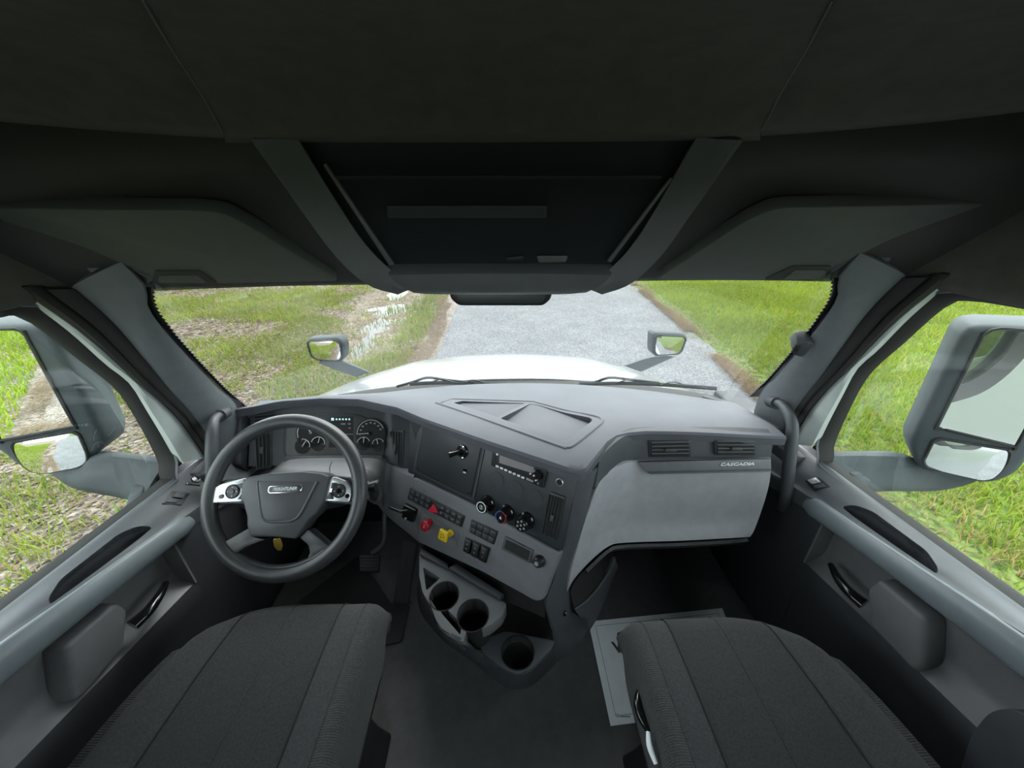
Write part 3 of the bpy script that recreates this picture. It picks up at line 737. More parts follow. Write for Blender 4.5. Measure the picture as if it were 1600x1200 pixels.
prism('screen_frame', f3, [(514, 678), (552, 678), (552, 678.8), (514, 678.8)], .001, .0014, M['dim'], sc)
for (x0, x1, y) in ((533, 540, 662.5), (544, 548, 662.5), (545, 548, 669), (519, 525, 681), (519, 521, 691)):
    prism('screen_text', f3, [(x0, y - 1), (x1, y - 1), (x1, y + .8), (x0, y + .8)], .001, .0014, M['dim'], sc)
prism('warning_light', f3, [(538, 699.5), (541.5, 699.5), (541.5, 703), (538, 703)], .0, .001, M['warn'], cl)

# --- radio
rd = empty('car_radio', FS.pt(812, 745), 'black car radio with grey display and preset buttons in the centre stack', 'radio')
f4 = FS
prism('radio_body', f4, [(772, 699), (858, 730), (851, 762), (769, 726)], 0, .008, M['black'], rd, bevel=.002, rnd=.004)
f5 = f4.shift(.008)
prism('display', f5, [(781, 711), (835, 730), (833, 739), (822, 736), (805, 731), (780, 723)], -.001, .001, M['lcd'], rd)
for k in range(7):
    t = k / 6; x = 777.5 + t * 40; y = 728.5 + t * 17.5
    prism('preset_button', f5, [(x - 2.3, y - 2.2), (x + 2.3, y - .8), (x + 2.1, y + 2.2), (x - 2.4, y + .8)], 0, .0025, M['dim'] if k % 1 else M['mark'], rd, bevel=.0004)
prism('preset_button', f5, [(823, 746), (834, 751), (833.5, 754), (822.5, 749.5)], 0, .002, M['dim'], rd, bevel=.0004)
lathe('power_button', f5, f5.hit(777.5, 709.5), [(.0038, 0), (.0036, .003), (0, .0032)], M['mark'], rd, seg=14)
prism('logo', f5, [(783.5, 706.2), (789.5, 708.4), (789.3, 710), (783.4, 707.8)], 0, .0006, M['mark'], rd)
lathe('volume_knob', f5, f5.hit(842, 741), [(.0135, 0), (.013, .008), (.0115, .012), (0, .012)], M['gloss'], rd, seg=24)
for x, y, m_ in ((829, 740, 'mark'), (838, 734, 'dim'), (837.5, 741, 'mark'), (840.5, 748.5, 'mark'), (841.5, 755, 'dim'), (847, 736, 'fascia')):
    lathe('radio_button', f5, f5.hit(x, y), [(.0026, 0), (.0024, .0135 if 836 < x < 842 and y < 750 else .003), (0, .0137 if 836 < x < 842 and y < 750 else .0032)], M[m_], rd, seg=12)
prism('card_slot', f5, [(774, 709), (776, 709.8), (774.5, 720), (772.5, 719)], 0, .0006, M['hole'], rd)
# ------------------------------------------------------------ doors
WIN = [(.06, 1.262), (.30, 1.264), (.70, 1.262), (.80, 1.256), (.838, 1.243), (.865, 1.20), (.90, 1.125), (.942, 1.04), (.958, .985), (.966, .90), (.969, .80), (.966, .755), (.953, .728), (.92, .711), (.50, .73), (.25, .740), (.12, .765), (.03, .84), (.0, .95), (.0, 1.21)]
LEDGE = {}
def winring(off, X, s, n=90, slim=True):
    P = cr([(0, y, z) for y, z in WIN], n, True)
    out = []
    for i, p in enumerate(P):
        t = (P[(i + 1) % n] - P[i - 1]).normalized(); nn = V((0, t.z, -t.y))
        c = V((0, .4, 1.0)) - p
        if nn.dot(c) > 0: nn = -nn
        k = 1 if not slim else .25 + .75 * min(max((p.z - .74) / .12, 0), 1)      # the seal is slim along the ledge
        out.append(V((s * X, p.y + nn.y * off * k, p.z + nn.z * off * k)))
    return out
def ringmesh(name, rings, m, parent, smooth=True):
    n = len(rings[0]); v = [p for r in rings for p in r]; f = []
    k = len(rings)
    for i in range(k):
        for j in range(n):
            i2 = (i + 1) % k
            f.append((i * n + j, i * n + (j + 1) % n, i2 * n + (j + 1) % n, i2 * n + j))
    return mk(name, v, f, m, parent, smooth=smooth, sharp=40)
def zs(Y): return .7125 + (.92 - Y) * .045
def zt(Y): return .647 + (.868 - Y) * .195 if Y > .3 else .647 + .568 * .195 + (.3 - Y) * .06
def zl(Y): return .452 + (.764 - Y) * .14
def door(n, s):
    side = 'driver' if s < 0 else 'passenger'
    d = empty('door_%d' % n, (s * 1.0, .4, 0), 'grey %s side cab door with armrest ledge and large window' % side, None, kind='structure')
    ringmesh('window_pane', [winring(.008, 1.034, s), winring(.008, 1.038, s)], M['wgl2'], d) if 0 else None
    r0, r1 = winring(.008, 1.034, s), winring(.008, 1.038, s); N = len(r0)
    mk('window_pane', r0 + r1, [tuple(range(N)), tuple(reversed(range(N, 2 * N)))] + [(i, (i + 1) % N, N + (i + 1) % N, N + i) for i in range(N)], M['wgl2'], d)
    ringmesh('window_seal', [winring(0, 1.045, s), winring(0, 1.026, s), winring(.010, 1.008, s), winring(.026, .996, s), winring(.032, .998, s), winring(.032, 1.045, s)], M['rubber'], d)
    ringmesh('seal_lip', [winring(.018, 1.0, s), winring(.020, .993, s), winring(.024, .993, s), winring(.026, 1.0, s)], M['door'], d)
    # door frame between the seal and the pillar
    P0 = [(28, 448), (55, 470), (120, 520), (175, 570), (212, 600), (237, 640), (262, 682), (284, 722)]
    P1 = [(30, 445), (60, 467), (125, 512), (175, 555), (220, 598), (252, 624), (288, 662), (325, 716)]
    P2 = [(116, 452), (140, 471), (177, 503), (209, 541), (242, 581), (271, 616), (306, 655), (347, 724)]
    mir = lambda p: V((s * abs(p.x), p.y, p.z))
    A = [mir(at(*p, x=-.984)) for p in P0]; B = [mir(at(*p, x=-.979)) for p in P1]
    C_ = [mir(at(*p, x=X)) for p, X in zip(P2, (-.95, -.95, -.95, -.952, -.956, -.961, -.967, -.972))]
    Mi = [b.lerp(c, .45) + V((s * .012, .012, 0)) for b, c in zip(B, C_)]
    Mj = [b.lerp(c, .55) + V((-s * .004, -.006, 0)) for b, c in zip(B, C_)]
    loft('pillar_gasket', [[p + V((s * .03, .02, 0)) for p in B], B, [b.lerp(c, .12) + V((-s * .005, -.004, 0)) for b, c in zip(B, C_)], Mi, Mj, C_, [p + V((s * .03, .03, 0)) for p in C_]], M['rubber'], d, nu=26, nv=22, thick=.006)
    loft('painted_frame', [[p + V((s * .02, .004, 0)) for p in A], A, [a.lerp(b, .5) for a, b in zip(A, B)], [p + V((s * .004, .006, 0)) for p in B]], M['cream'], d, nu=20, nv=6, thick=.006)
    # ledge below the glass
    ys = [1.20, 1.02, .96, .90, .82, .72, .60, .48, .30, 0, -.42]
    def lx(Y): return .93 if Y < .87 else .93 - (Y - .87) * .12
    rows = [[V((s * 1.024, y, zs(y) - .012)) for y in ys], [V((s * 1.016, y, zs(y) - .003)) for y in ys], [V((s * 1.000, y, zs(y) - .004)) for y in ys],
            [V((s * (.5 * lx(y) + .5), y, .5 * zs(y) + .5 * zt(y) + .004)) for y in ys], [V((s * (lx(y) + .012), y, zt(y) + .003)) for y in ys], [V((s * lx(y), y, zt(y) - .002)) for y in ys], [V((s * (lx(y) + .002), y, zt(y) - .05)) for y in ys]]
    led = loft('window_ledge', rows, M['door'], d, nu=30, nv=20, thick=.012)
    FL = Fr(V((s * 1.0, .9, zs(.9) - .004)), V((s * 1.0, .5, zs(.5) - .004)), V((s * .945, .7, zt(.7) + .003)))
    tq = [(1312, 797), (1340, 799), (1425, 852), (1466, 893), (1470, 905), (1462, 908), (1420, 880), (1372, 847)] if s > 0 else [(78, 945), (76, 935), (95, 905), (185, 835), (213, 823), (240, 823), (216, 843), (160, 885)]
    def zled(p): return float(np.interp(abs(p.x), [lx(p.y), lx(p.y) + .012, .5 * lx(p.y) + .5, 1.0], [zt(p.y), zt(p.y) + .003, .5 * zs(p.y) + .5 * zt(p.y) + .004, zs(p.y) - .004]))
    def onled(px, py):
        r_ = ray(px, py); a, b = .3, 2.5
        for _ in range(40):
            m_ = (a + b) / 2; p = CAM + r_ * m_
            if p.z > (zled(p) if abs(p.x) < 1.0 else zs(p.y) - .004): a = m_
            else: b = m_
        return p
    tp0 = [onled(*p) for p in tq] if s < 0 else [V((-p.x, p.y, p.z)) for p in reversed(LEDGE[-1])]; LEDGE[s] = tp0; uv_ = round2([(p.x, p.y) for p in tp0], .012); n2_ = len(uv_)
    tp1 = [V((u_, v_, zled(V((u_, v_, 0))))) for u_, v_ in uv_]
    cutter = mk('cutter', [p + V((0, 0, .04)) for p in tp1] + [p + V((0, 0, -.07)) for p in tp1], [tuple(range(n2_)), tuple(reversed(range(n2_, 2 * n2_)))] + [(i, (i + 1) % n2_, n2_ + (i + 1) % n2_, n2_ + i) for i in range(n2_)], M['hole'], d)
    cut(led, [cutter])
    mk('ledge_slot', [p + V((0, 0, -.001)) for p in tp1] + [p + V((0, 0, -.05)) for p in tp1], [tuple(range(n2_, 2 * n2_))] + [(i, (i + 1) % n2_, n2_ + (i + 1) % n2_, n2_ + i) for i in range(n2_)], M['doordark'], d, fix=False)
    # bin below the slot
    # armrest strip
    ya = [.872, .862, .80, .68, .55, .42, .25, 0, -.40]
    def ar(dx, dz, k=0): return [V((s * (.93 + dx + (.010 if i == 0 else 0)), y, zt(y) + dz * (1 if i else .75) - (.006 if i == 0 else 0) + k * max(0, .62 - y))) for i, y in enumerate(ya)]
    loft('armrest_strip', [ar(.012, -.004), ar(.006, .004), ar(-.004, .003), ar(-.016, -.012), ar(-.021, -.028, -.04), ar(-.016, -.048, -.05), ar(.006, -.056, -.05)], M['armrest'], d, nu=30, nv=22, thick=.01)
    # inner panel with the recess
    yr = [.80, .76, .66, .55, .47, .42, .30, 0, -.42]
    def pr(X, fz): return [V((s * X, y, fz(y))) for y in yr]
    loft('recess_panel', [pr(.948, lambda y: zt(y) - .045), pr(.968, lambda y: zt(y) - .075), pr(.972, lambda y: zl(y) + .07), pr(.966, lambda y: zl(y) + .035), pr(.935, lambda y: zl(y) + .006), pr(.925, lambda y: zl(y))], M['doormid'], d, nu=26, nv=18, thick=.012)
    loft('door_skirt', [pr(.925, lambda y: zl(y) + .001), pr(.917, lambda y: zl(y) - .008), pr(.920, lambda y: zl(y) - .03), pr(.940, lambda y: .25), pr(.945, lambda y: .02)], M['doordark'], d, nu=26, nv=14, thick=.012)
    yk = [1.12, 1.0, .90, .82, .801]
    def kr(X, fz): return [V((s * X, y, fz(y))) for y in yk]
    loft('kick_panel', [kr(.935, lambda y: zt(y) - .035), kr(.926, lambda y: zt(y) - .05), kr(.924, lambda y: zl(y) + .02), kr(.924, lambda y: zl(y) - .02), kr(.94, lambda y: .25), kr(.945, lambda y: .02)], M['doordark'], d, nu=10, nv=14, thick=.012)
    mk('recess_end', [V((s * X, y, z)) for y in (.795, .801) for X, z in ((.922, zl(.8)), (.975, zl(.8)), (.975, zt(.8) - .04), (.926, zt(.8) - .05))], [(0, 1, 2, 3), (7, 6, 5, 4), (0, 4, 5, 1), (1, 5, 6, 2), (2, 6, 7, 3), (3, 7, 4, 0)], M['doormid'], d)
    # pocket cover block and pull handle
    FD = Fr(V((s * .93, .8, .5)), V((s * .93, .4, .5)), V((s * .935, .6, .65)))
    blk = [(1358, 918), (1376, 902), (1455, 966), (1450, 1046), (1437, 1056), (1362, 978)] if s > 0 else [(92, 1011), (178, 938), (196, 949), (191, 1012), (120, 1096), (106, 1101)]
    prism('pocket_cover', FD, blk, -.045, .010, M['doormid'], d, bevel=.010, rnd=.012, top=.95)
    hp = [(1297, 882), (1318, 903), (1340, 925), (1357, 944)] if s > 0 else [(260, 911), (240, 930), (218, 955), (199, 978)]
    pts = [FD.pt(*p, h) for p, h in zip(hp, (-.002, .016, .022, .012))]
    tube('pull_handle', pts, [.008, .0115, .014, .018], M['gloss'], d, n=12, res=16, flat=.8)
    # window switches on the ledge
    q = [(1258, 752), (1281, 746), (1299, 762), (1273, 768)] if s > 0 else [(252, 788), (268, 768), (297, 771), (283, 790)]
    q_ = [onled(*p) for p in q]; FW_ = Fr(q_[0], q_[1], q_[3]).shift(.001)
    sw = prism('switch_plate', FW_, q, -.004, .004, M['black'], d, bevel=.001, rnd=.003)
    q2 = [(1263, 752), (1277, 748), (1284, 755), (1270, 758)] if s > 0 else [(268, 779), (275, 770), (290, 772), (284, 781)]
    prism('window_switch', FW_, q2, .003, .009, M['silver'] if s > 0 else M['dash'], sw, bevel=.001)
    q3_ = [(1271, 760), (1288, 757), (1293, 762), (1276, 765)] if s > 0 else [(257, 786), (265, 780), (280, 782), (274, 788)]
    prism('window_switch', FW_, q3_, .003, .007, M['dash'], sw, bevel=.001)
    if s < 0:
        q_ = [onled(*p) for p in ((289, 757), (303, 742), (312, 759))]; FW_ = Fr(*q_).shift(.001)
        m2 = prism('mirror_switch', FW_, [(289, 757), (303, 742), (325, 741), (312, 759)], -.004, .004, M['black'], d, bevel=.001, rnd=.003)
        c = FW_.hit(306, 750); lathe('mirror_dial', FW_, c, [(.014, .003), (.013, .008), (0, .009)], M['gloss'], m2, seg=20)
        for k in range(4):
            a = math.pi / 2 * k; lathe('symbol', FW_, (c[0] + .008 * math.cos(a), c[1] + .008 * math.sin(a)), [(.0016, .008), (.0016, .0096), (0, .0096)], M['mark'], m2, seg=8)
        for p in ((292, 757), (318, 744)): lathe('symbol', FW_, FW_.hit(*p), [(.002, .003), (.002, .0046), (0, .0046)], M['mark'], m2, seg=8)
    # painted outside
    O = winring(.012, 1.044, s); out = []
    for p in O:
        dv = V((0, p.y - .4, p.z - .95)); k = min((.70 if dv.y > 0 else .82) / max(abs(dv.y), 1e-6), (.36 if dv.z > 0 else 1.65) / max(abs(dv.z), 1e-6))
        out.append(V((s * 1.13, .4 + dv.y * k, .95 + dv.z * k)))
    O2 = [V((s * 1.085, p.y, p.z)) for p in winring(.052, 1.05, s, slim=False)]
    ringmesh('outer_seal', [O, [a.lerp(b, .5) for a, b in zip(O, O2)], O2], M['rubber'], d)
    n_ = len(out); v = O2 + out + [p - V((s * .02, 0, 0)) for p in out]; f = []
    for i in range(n_):
        j = (i + 1) % n_; f += [(i, j, n_ + j, n_ + i), (n_ + i, n_ + j, 2 * n_ + j, 2 * n_ + i)]
    mk('outer_skin', v, f, M['white'], d, smooth=True, sharp=30)
    return d
door(1, -1); door(2, 1)
# thin cord hanging in the driver's window corner
cc = [at(-30, 497, y=.80), at(0, 495, y=.80), at(18, 490, y=.80), at(33, 481, y=.81)]
tag(tube('cord', cc, .0018, M['rubber'], n=6, res=14), 'thin dark cord hanging across the upper corner of the driver window', 'cord')

# ------------------------------------------------------------ grab handles
def grab(s):
    side = 'driver' if s < 0 else 'passenger'
    px = [(1208, 628), (1222, 633), (1236, 655), (1238, 680), (1233, 725), (1228, 775), (1222, 795)] if s > 0 else [(348, 646), (336, 654), (332, 668), (331, 690), (331, 720), (333, 755), (336, 780)]
    xs = (.93, .915, .905, .902, .902, .91, .93)
    P = [at(*p, x=s * X) for p, X in zip(px, xs)]
    e = empty('grab_handle', P[-1], 'grey vertical grab handle on the %s side windshield pillar' % side, 'grab handle', 'pillar grab handles')
    tube('grip', P, [.013, .014, .017, .018, .018, .017, .014], M['dash'], e, n=14, res=36)
    fr = Fr(P[0] + V((0, -.004, .0)), P[0] + V((.05, .02, 0)), P[0] + V((0, .03, -.06)))
    tube('mount_collar', [P[0].lerp(P[1], -.3), P[0].lerp(P[1], .5)], .021, M['doordark'], e, n=14, res=3)
    # oval cover seam above the mount
    q = [(1203, 612), (1208, 604), (1214, 608), (1216, 622), (1210, 632), (1203, 626)] if s > 0 else [(331, 620), (334, 613), (346, 625), (347, 640), (338, 652), (329, 642)]
    Q = [at(*p, x=s * .935) for p in q]
grab(-1); grab(1)
ck = empty('pillar_clip', at(1250, 545, y=1.05), 'small dark clip on the passenger pillar beside the windshield', 'clip')
fq = Fr(at(1236, 540, y=1.03), at(1270, 530, y=1.0), at(1250, 552, y=1.04))
prism('clip_body', fq, [(1236, 541), (1243, 532), (1262, 529), (1272, 533), (1258, 545), (1251, 553), (1240, 550)], -.03, .012, M['dash'], ck, bevel=.006, rnd=.006)
prism('clip_mouth', fq, [(1237, 542), (1244, 535), (1251, 535), (1242, 548)], .008, .0135, M['black'], ck, bevel=.001, rnd=.003)
# ------------------------------------------------------------ steering wheel
th = math.radians(36)
WC = CAM + ray(449, 773) * 1.075
wn = V((.0, -math.cos(th), math.sin(th))).normalized()
wx = V((1, .03, 0)); wx = (wx - wn * wx.dot(wn)).normalized()
FWh = Fr.__new__(Fr); FWh.o = WC; FWh.ex = wx; FWh.n = wn; FWh.ey = wn.cross(wx)
sw = empty('steering_wheel', WC, 'dark grey four-spoke steering wheel with silver button pods', 'steering wheel')
RW = .209
tube('rim', [FWh.w(RW * math.cos(a), RW * math.sin(a), .010) for a in np.linspace(0, 2 * math.pi, 73)[:-1]], .0205, M['wheel'], sw, n=16, closed=True, spline=False, up=wn)
pad = [(388, 752), (400, 744), (430, 739), (480, 736), (510, 739), (521, 744), (513, 782), (503, 800), (489, 812), (481, 826), (471, 839), (435, 836), (402, 836), (396, 820), (396, 806), (390, 784), (386, 780)]
pd = prism('hub_pad', FWh, pad, -.03, .030, M['hub'], sw, bevel=.010, rnd=.006)
f6 = FWh.shift(.030)
prism('pad_centre', f6, [(404, 752), (496, 752), (468, 803), (460, 812), (418, 814), (410, 806)], -.004, .0035, M['hub'], pd, bevel=.003, rnd=.008)
# the raised pad rim
rimp = [f6.pt(*p, .001) for p in ((403, 752), (406, 780), (410, 805), (418, 814), (440, 815), (460, 812), (470, 802), (482, 780), (496, 752))]
tube('pad_ridge', rimp, .004, M['hub'], pd, n=8, res=40)
# emblem
eb = f6.shift(.0035); bc = eb.hit(446, 764)
e1 = prism2('emblem', eb, round2(rect(bc[0] - .046, bc[1] - .0105, bc[0] + .046, bc[1] + .0105), .0100, 8), -.001, .003, M['chrome'], pd, bevel=.0008)
prism2('emblem_field', eb, round2(rect(bc[0] - .0435, bc[1] - .0083, bc[0] + .0435, bc[1] + .0083), .0080, 8), .0025, .0034, M['gloss'], e1)
text('emblem_letters', eb, bc, .0125, 'FREIGHTLINER', M['mark'], e1, h=.0034, depth=.0005, shear=.3, sx=.80, bold=.0003)
text('airbag_mark', f6, f6.hit(440, 824), .009, 'AIRBAG', M['doordark'], pd, h=-.0002, depth=.0003, sx=1.1)
# spokes
def pod(q, pads, cpx, small, nm):
    p_ = prism(nm, FWh, q, -.002, .020, M['silver'], sw, bevel=.003, rnd=.005)
    f7 = FWh.shift(.020); c = f7.hit(*cpx)
    lathe('button_ring', f7, c, [(.0195, -.002), (.0195, .003), (.017, .005), (.0165, .0035), (0, .0035)], M['black'], p_, seg=28)
    lathe('ok_button', f7, c, [(.007, .003), (.0065, .006), (0, .0062)], M['gloss'], p_, seg=16)
    for k in range(4):
        a = math.pi / 2 * k; lathe('symbol', f7, (c[0] + .0118 * math.cos(a), c[1] + .0118 * math.sin(a)), [(.0014, .003), (.0014, .0045), (0, .0045)], M['mark'], p_, seg=8)
    for b in pads: prism('pod_button', f7, b, -.002, .003, M['black'], p_, bevel=.001, rnd=.002)
    lathe('pod_knob', f7, f7.hit(*small), [(.0065, -.002), (.006, .003), (0, .0034)], M['gloss'], p_, seg=16)
pod([(336, 785), (337, 772), (342, 762), (352, 756), (389, 746), (385, 783)], [[(371, 757), (384, 753), (383, 763), (376, 763)], [(372, 780), (382, 767), (384, 767), (383, 780)]], (364, 768), (346, 776), 'button_pod')
pod([(509, 782), (520, 748), (526, 744), (545, 751), (552, 760), (553, 772), (550, 784)], [[(519, 754), (528, 755), (521, 763), (517, 763)], [(515, 769), (518, 769), (521, 780), (511, 780)]], (530, 767), (543, 775), 'button_pod')
def spoke(px, m=M['wheel'], h0=-.018, h1=.016): return prism('spoke', FWh, px, h0, h1, m, sw, bevel=.007, rnd=.006)
spoke([(330, 790), (331, 762), (352, 750), (392, 745), (392, 788), (360, 787)], h1=.006); spoke([(505, 786), (512, 742), (545, 746), (562, 760), (565, 790), (535, 787)], h1=.006)
spoke([(396, 823), (402, 838), (420, 841), (390, 852), (366, 868), (354, 872), (342, 856), (349, 850)]); spoke([(486, 825), (473, 838), (487, 850), (489, 862), (484, 872), (500, 868), (524, 852), (515, 850)])
tube('rim_web', [FWh.w(.197 * math.cos(a), .197 * math.sin(a), .006) for a in np.linspace(math.radians(232), math.radians(308), 20)], .014, M['wheel'], sw, n=12, spline=False, up=wn)
# column with stalk
sc_ = empty('steering_column', WC + V((0, .20, -.18)), 'dark steering column shroud behind the wheel with multifunction stalk', 'steering column')
ax = -wn
def colr(t, a, b, dz=0):
    c = WC + ax * t + V((0, 0, dz)); return [c + wx * a * math.cos(q) + FWh.ey * b * math.sin(q) for q in np.linspace(0, 2 * math.pi, 25)[:-1]]
rg = [colr(.035, .01, .01), colr(.035, .055, .05), colr(.06, .075, .062), colr(.14, .075, .065, -.01), colr(.22, .06, .055, -.02), colr(.34, .045, .045, -.04), colr(.34, .01, .01, -.04)]
v = [p for r in rg for p in r]; f = [(i * 24 + j, i * 24 + (j + 1) % 24, (i + 1) * 24 + (j + 1) % 24, (i + 1) * 24 + j) for i in range(6) for j in range(24)]
f += [tuple(range(24)), tuple(reversed(range(144, 168)))]
mk('shroud', v, f, M['dash'], sc_, smooth=True, sharp=50)
fs = Fr(at(560, 760, y=.93), at(600, 760, y=.93), at(580, 780, y=.92))
st0 = tube('stalk', [WC + ax * .07 + wx * .06, at(560, 764, y=.93), at(576, 762, y=.925), at(588, 761, y=.92)], [.010, .011, .013, .012], M['black'], sc_, n=10, res=14)
prism('stalk_end', fs, [(577, 754), (591, 751), (593, 772), (589, 781), (580, 779)], -.012, .012, M['black'], st0, bevel=.003, rnd=.004)
prism('stalk_cap', fs, [(577, 754), (590, 750), (592, 753), (578, 757)], .0, .014, M['dash'], st0, bevel=.001)
for x, y in ((579, 763), (583, 762), (587, 761)): prism('symbol', fs, [(x - 1.2, y - .8), (x + 1.2, y - 1), (x + 1.2, y + .8), (x - 1.2, y + 1)], .011, .0128, M['mark'], st0)
# yellow key tag under the wheel
kt = at(433, 852, y=.86)
ft_ = Fr(at(425, 840, y=.86), at(445, 840, y=.86), at(434, 860, y=.85))
tg = empty('key_tag', kt, 'small dull yellow tag hanging below the steering wheel hub', 'tag')
prism('tag', ft_, [(427, 842), (438, 841), (442, 852), (440, 860), (434, 860), (428, 853)], -.002, .002, mat('dull_yellow_tag', (.42, .30, .05), .6), tg, bevel=.001, rnd=.004)
tube('tag_cord', [ft_.pt(432, 842), ft_.pt(440, 830, .0), WC + ax * .06], .0015, M['black'], tg, n=6, res=8)
# ------------------------------------------------------------ pedals
pe = empty('accelerator_pedal', at(630, 900, z=.02), 'tall ribbed black accelerator pedal beside the centre console', 'pedal')
fpd = Fr(at(633, 845, y=1.10), at(653, 845, y=1.10), at(640, 940, z=.02))
prism('tread', fpd, [(630, 843), (652, 850), (650, 870), (638, 944), (615, 943)], -.012, 0, M['mat'], pe, bevel=.003)
for k in range(7):
    t = (k + .5) / 7; a = (632 + 18 * t, 846 + 5 * t); b = (616.5 + 20.5 * t, 941 + 1 * t)
    prism('rib', fpd, [(a[0] - .9, a[1]), (a[0] + .9, a[1]), (b[0] + 1.1, b[1]), (b[0] - 1.1, b[1])], -.001, .004, M['dash'], pe, bevel=.001)
tube('hinge', [fpd.pt(613, 946, -.01), fpd.pt(640, 947, -.01)], .009, M['mat'], pe, n=10, res=3, spline=False)
pb = empty('brake_pedal', at(577, 900, y=1.1), 'black brake pedal with square ribbed pad behind the steering wheel', 'pedal')
fb = Fr(at(562, 868, y=1.08), at(592, 868, y=1.08), at(577, 895, y=1.02))
prism('pedal_pad', fb, [(561, 866), (594, 866), (592, 893), (562, 893)], -.014, 0, M['mat'], pb, bevel=.004, rnd=.004)
for k in range(5):
    y = 869 + 5 * k; prism('rib', fb, [(563, y), (592, y), (591.5, y + 2), (563, y + 2)], -.001, .003, M['dash'], pb, bevel=.0006)
tube('pedal_arm', [at(580, 866, y=1.085), at(598, 852, y=1.12), at(602, 835, y=1.16), at(601, 815, y=1.2), V((at(601, 815, y=1.2).x, 1.36, .50)), V((at(601, 815, y=1.2).x, 1.49, .50))], .011, M['dash'], pb, n=8, res=22)
# driver floor mat
fm = Fr(V((-.8, 1.0, .0)), V((-.3, 1.0, .0)), V((-.5, .5, .0)))
tag(prism('floor_mat', fm, [(380, 1010), (560, 870), (612, 946), (641, 947), (635, 970), (628, 1004), (600, 1010), (560, 1010)], .001, .010, M['mat'], bevel=.003, rnd=.015), 'black rubber floor mat in the driver footwell below the pedals', 'floor mat')
# ------------------------------------------------------------ paper mat
pm = Fr(V((.31, .93, 0)), V((.85, .96, 0)), V((.31, .6, 0)))
pp = empty('paper_mat', at(1030, 1040, z=0), 'white printed paper floor mat lying under the passenger seat edge', 'paper mat')
pc = [(919, 972), (1128, 951), (1190, 1105), (954, 1135)]
prism('sheet', pm, pc, .002, .0035, M['paper'], pp)
q = [pm.hit(*p) for p in pc]
def pmq(s_, t_): return lerp2(q, s_, t_)
def line(s0, t0_, s1, t1_, wd=.0016):
    a, b = V((*pmq(s0, t0_), 0)), V((*pmq(s1, t1_), 0)); n_ = (b - a).normalized(); n_ = V((-n_.y, n_.x, 0)) * wd / 2
    prism2('border_line', pm, [tuple((a + n_)[:2]), tuple((a - n_)[:2]), tuple((b - n_)[:2]), tuple((b + n_)[:2])], .0035, .0038, M['inkline'], pp)
for a in ((.045, .06, .955, .06), (.045, .06, .045, .93), (.045, .93, .955, .93), (.955, .06, .955, .93)): line(*a)
e0, e1_ = V((*pmq(0, 0), 0)), V((*pmq(1, 0), 0)); rot = math.atan2((e1_ - e0).y, (e1_ - e0).x)
wu = pm.hit(965, 1013)
text('printed_letter', pm, (wu[0] + .012, wu[1]), .052, 'W', M['ink'], pp, h=.0035, depth=.0001, bold=.0022, rot=rot)
arc('print_mark', pm, pm.hit(965, 1119), .0045, 0, 360, .0016, M['inkline'], pp, h=.0035, n=14)
prism('print_line', pm, [(969, 1119.5), (985, 1119.5), (985, 1121.5), (969, 1121.5)], .0035, .0038, M['inkline'], pp)

# ------------------------------------------------------------ centre console with cup holders
cn = empty('cup_holder_console', (.02, .78, 0), 'dark floor console with three cup holders below the centre stack', 'console')
FU = Fr(at(694, 931, z=.39), at(739, 961, z=.385), at(700, 890, z=.40))
top = [(655, 862), (700, 890), (735, 908), (792, 944), (784, 962), (768, 976), (745, 986), (728, 986), (724, 1004), (690, 982), (681, 968), (674, 948), (660, 925), (655, 900)]
tp_ = prism('holder_top', FU, top, -.05, 0, M['panel'], cn, bevel=.004, rnd=.008)
ctr = []
for c, r in (((694, 931), .0425), ((739, 961), .0440)):
    ctr.append(lathe('cutter', FU, FU.hit(*c), [(r, -.2), (r, .1)], M['hole'], cn, seg=32))
ctr.append(prism('cutter', FU, [(661, 886), (688, 903), (666, 923)], -.2, .1, M['hole'], cn, rnd=.006))
ctr.append(prism('cutter', FU, [(688, 956), (697, 950), (722, 975), (719, 992)], -.2, .1, M['hole'], cn, rnd=.004))
cut(tp_, ctr)
for c, r in (((694, 931), .0425), ((739, 961), .0440)):
    cu = lathe('cup_holder', FU, FU.hit(*c), [(r + .003, .0008), (r + .003, -.10), (.001, -.10), (.001, -.095), (r, -.095), (r, .0008)], M['hole'], cn, seg=32, caps=False)
prism('holder_clip', FU, [(683, 968), (692, 972), (722, 1000), (724, 1006), (716, 1004), (686, 980)], -.03, -.008, M['dash'], cn, bevel=.003, rnd=.004)
# body of the console: stepped, running down to the floor
LH = .285
F3 = Fr(at(809, 1019, z=LH), at(840, 1019, z=LH), at(809, 990, z=LH))
low = [(745, 1002), (790, 985), (868, 1000), (862, 1014), (832, 1045), (808, 1054), (786, 1044), (756, 1022)]
lt_ = prism('cup_tray', F3, low, -.03, 0, M['dash'], cn, bevel=.004, rnd=.01)
cut(lt_, [lathe('cutter', F3, F3.hit(809, 1019), [(.046, -.2), (.046, .1)], M['hole'], cn, seg=32)])
lathe('cup_holder', F3, F3.hit(809, 1019), [(.049, .001), (.049, -.05), (.001, -.05), (.001, -.046), (.046, -.046), (.046, .001)], M['hole'], cn, seg=32, caps=False)
def wall(name, up_, lo, m, th_=.012, toward=None):
    return loft(name, [up_, [a.lerp(b, .5) for a, b in zip(up_, lo)], lo], m, cn, nu=24, nv=8, thick=th_, toward=toward)
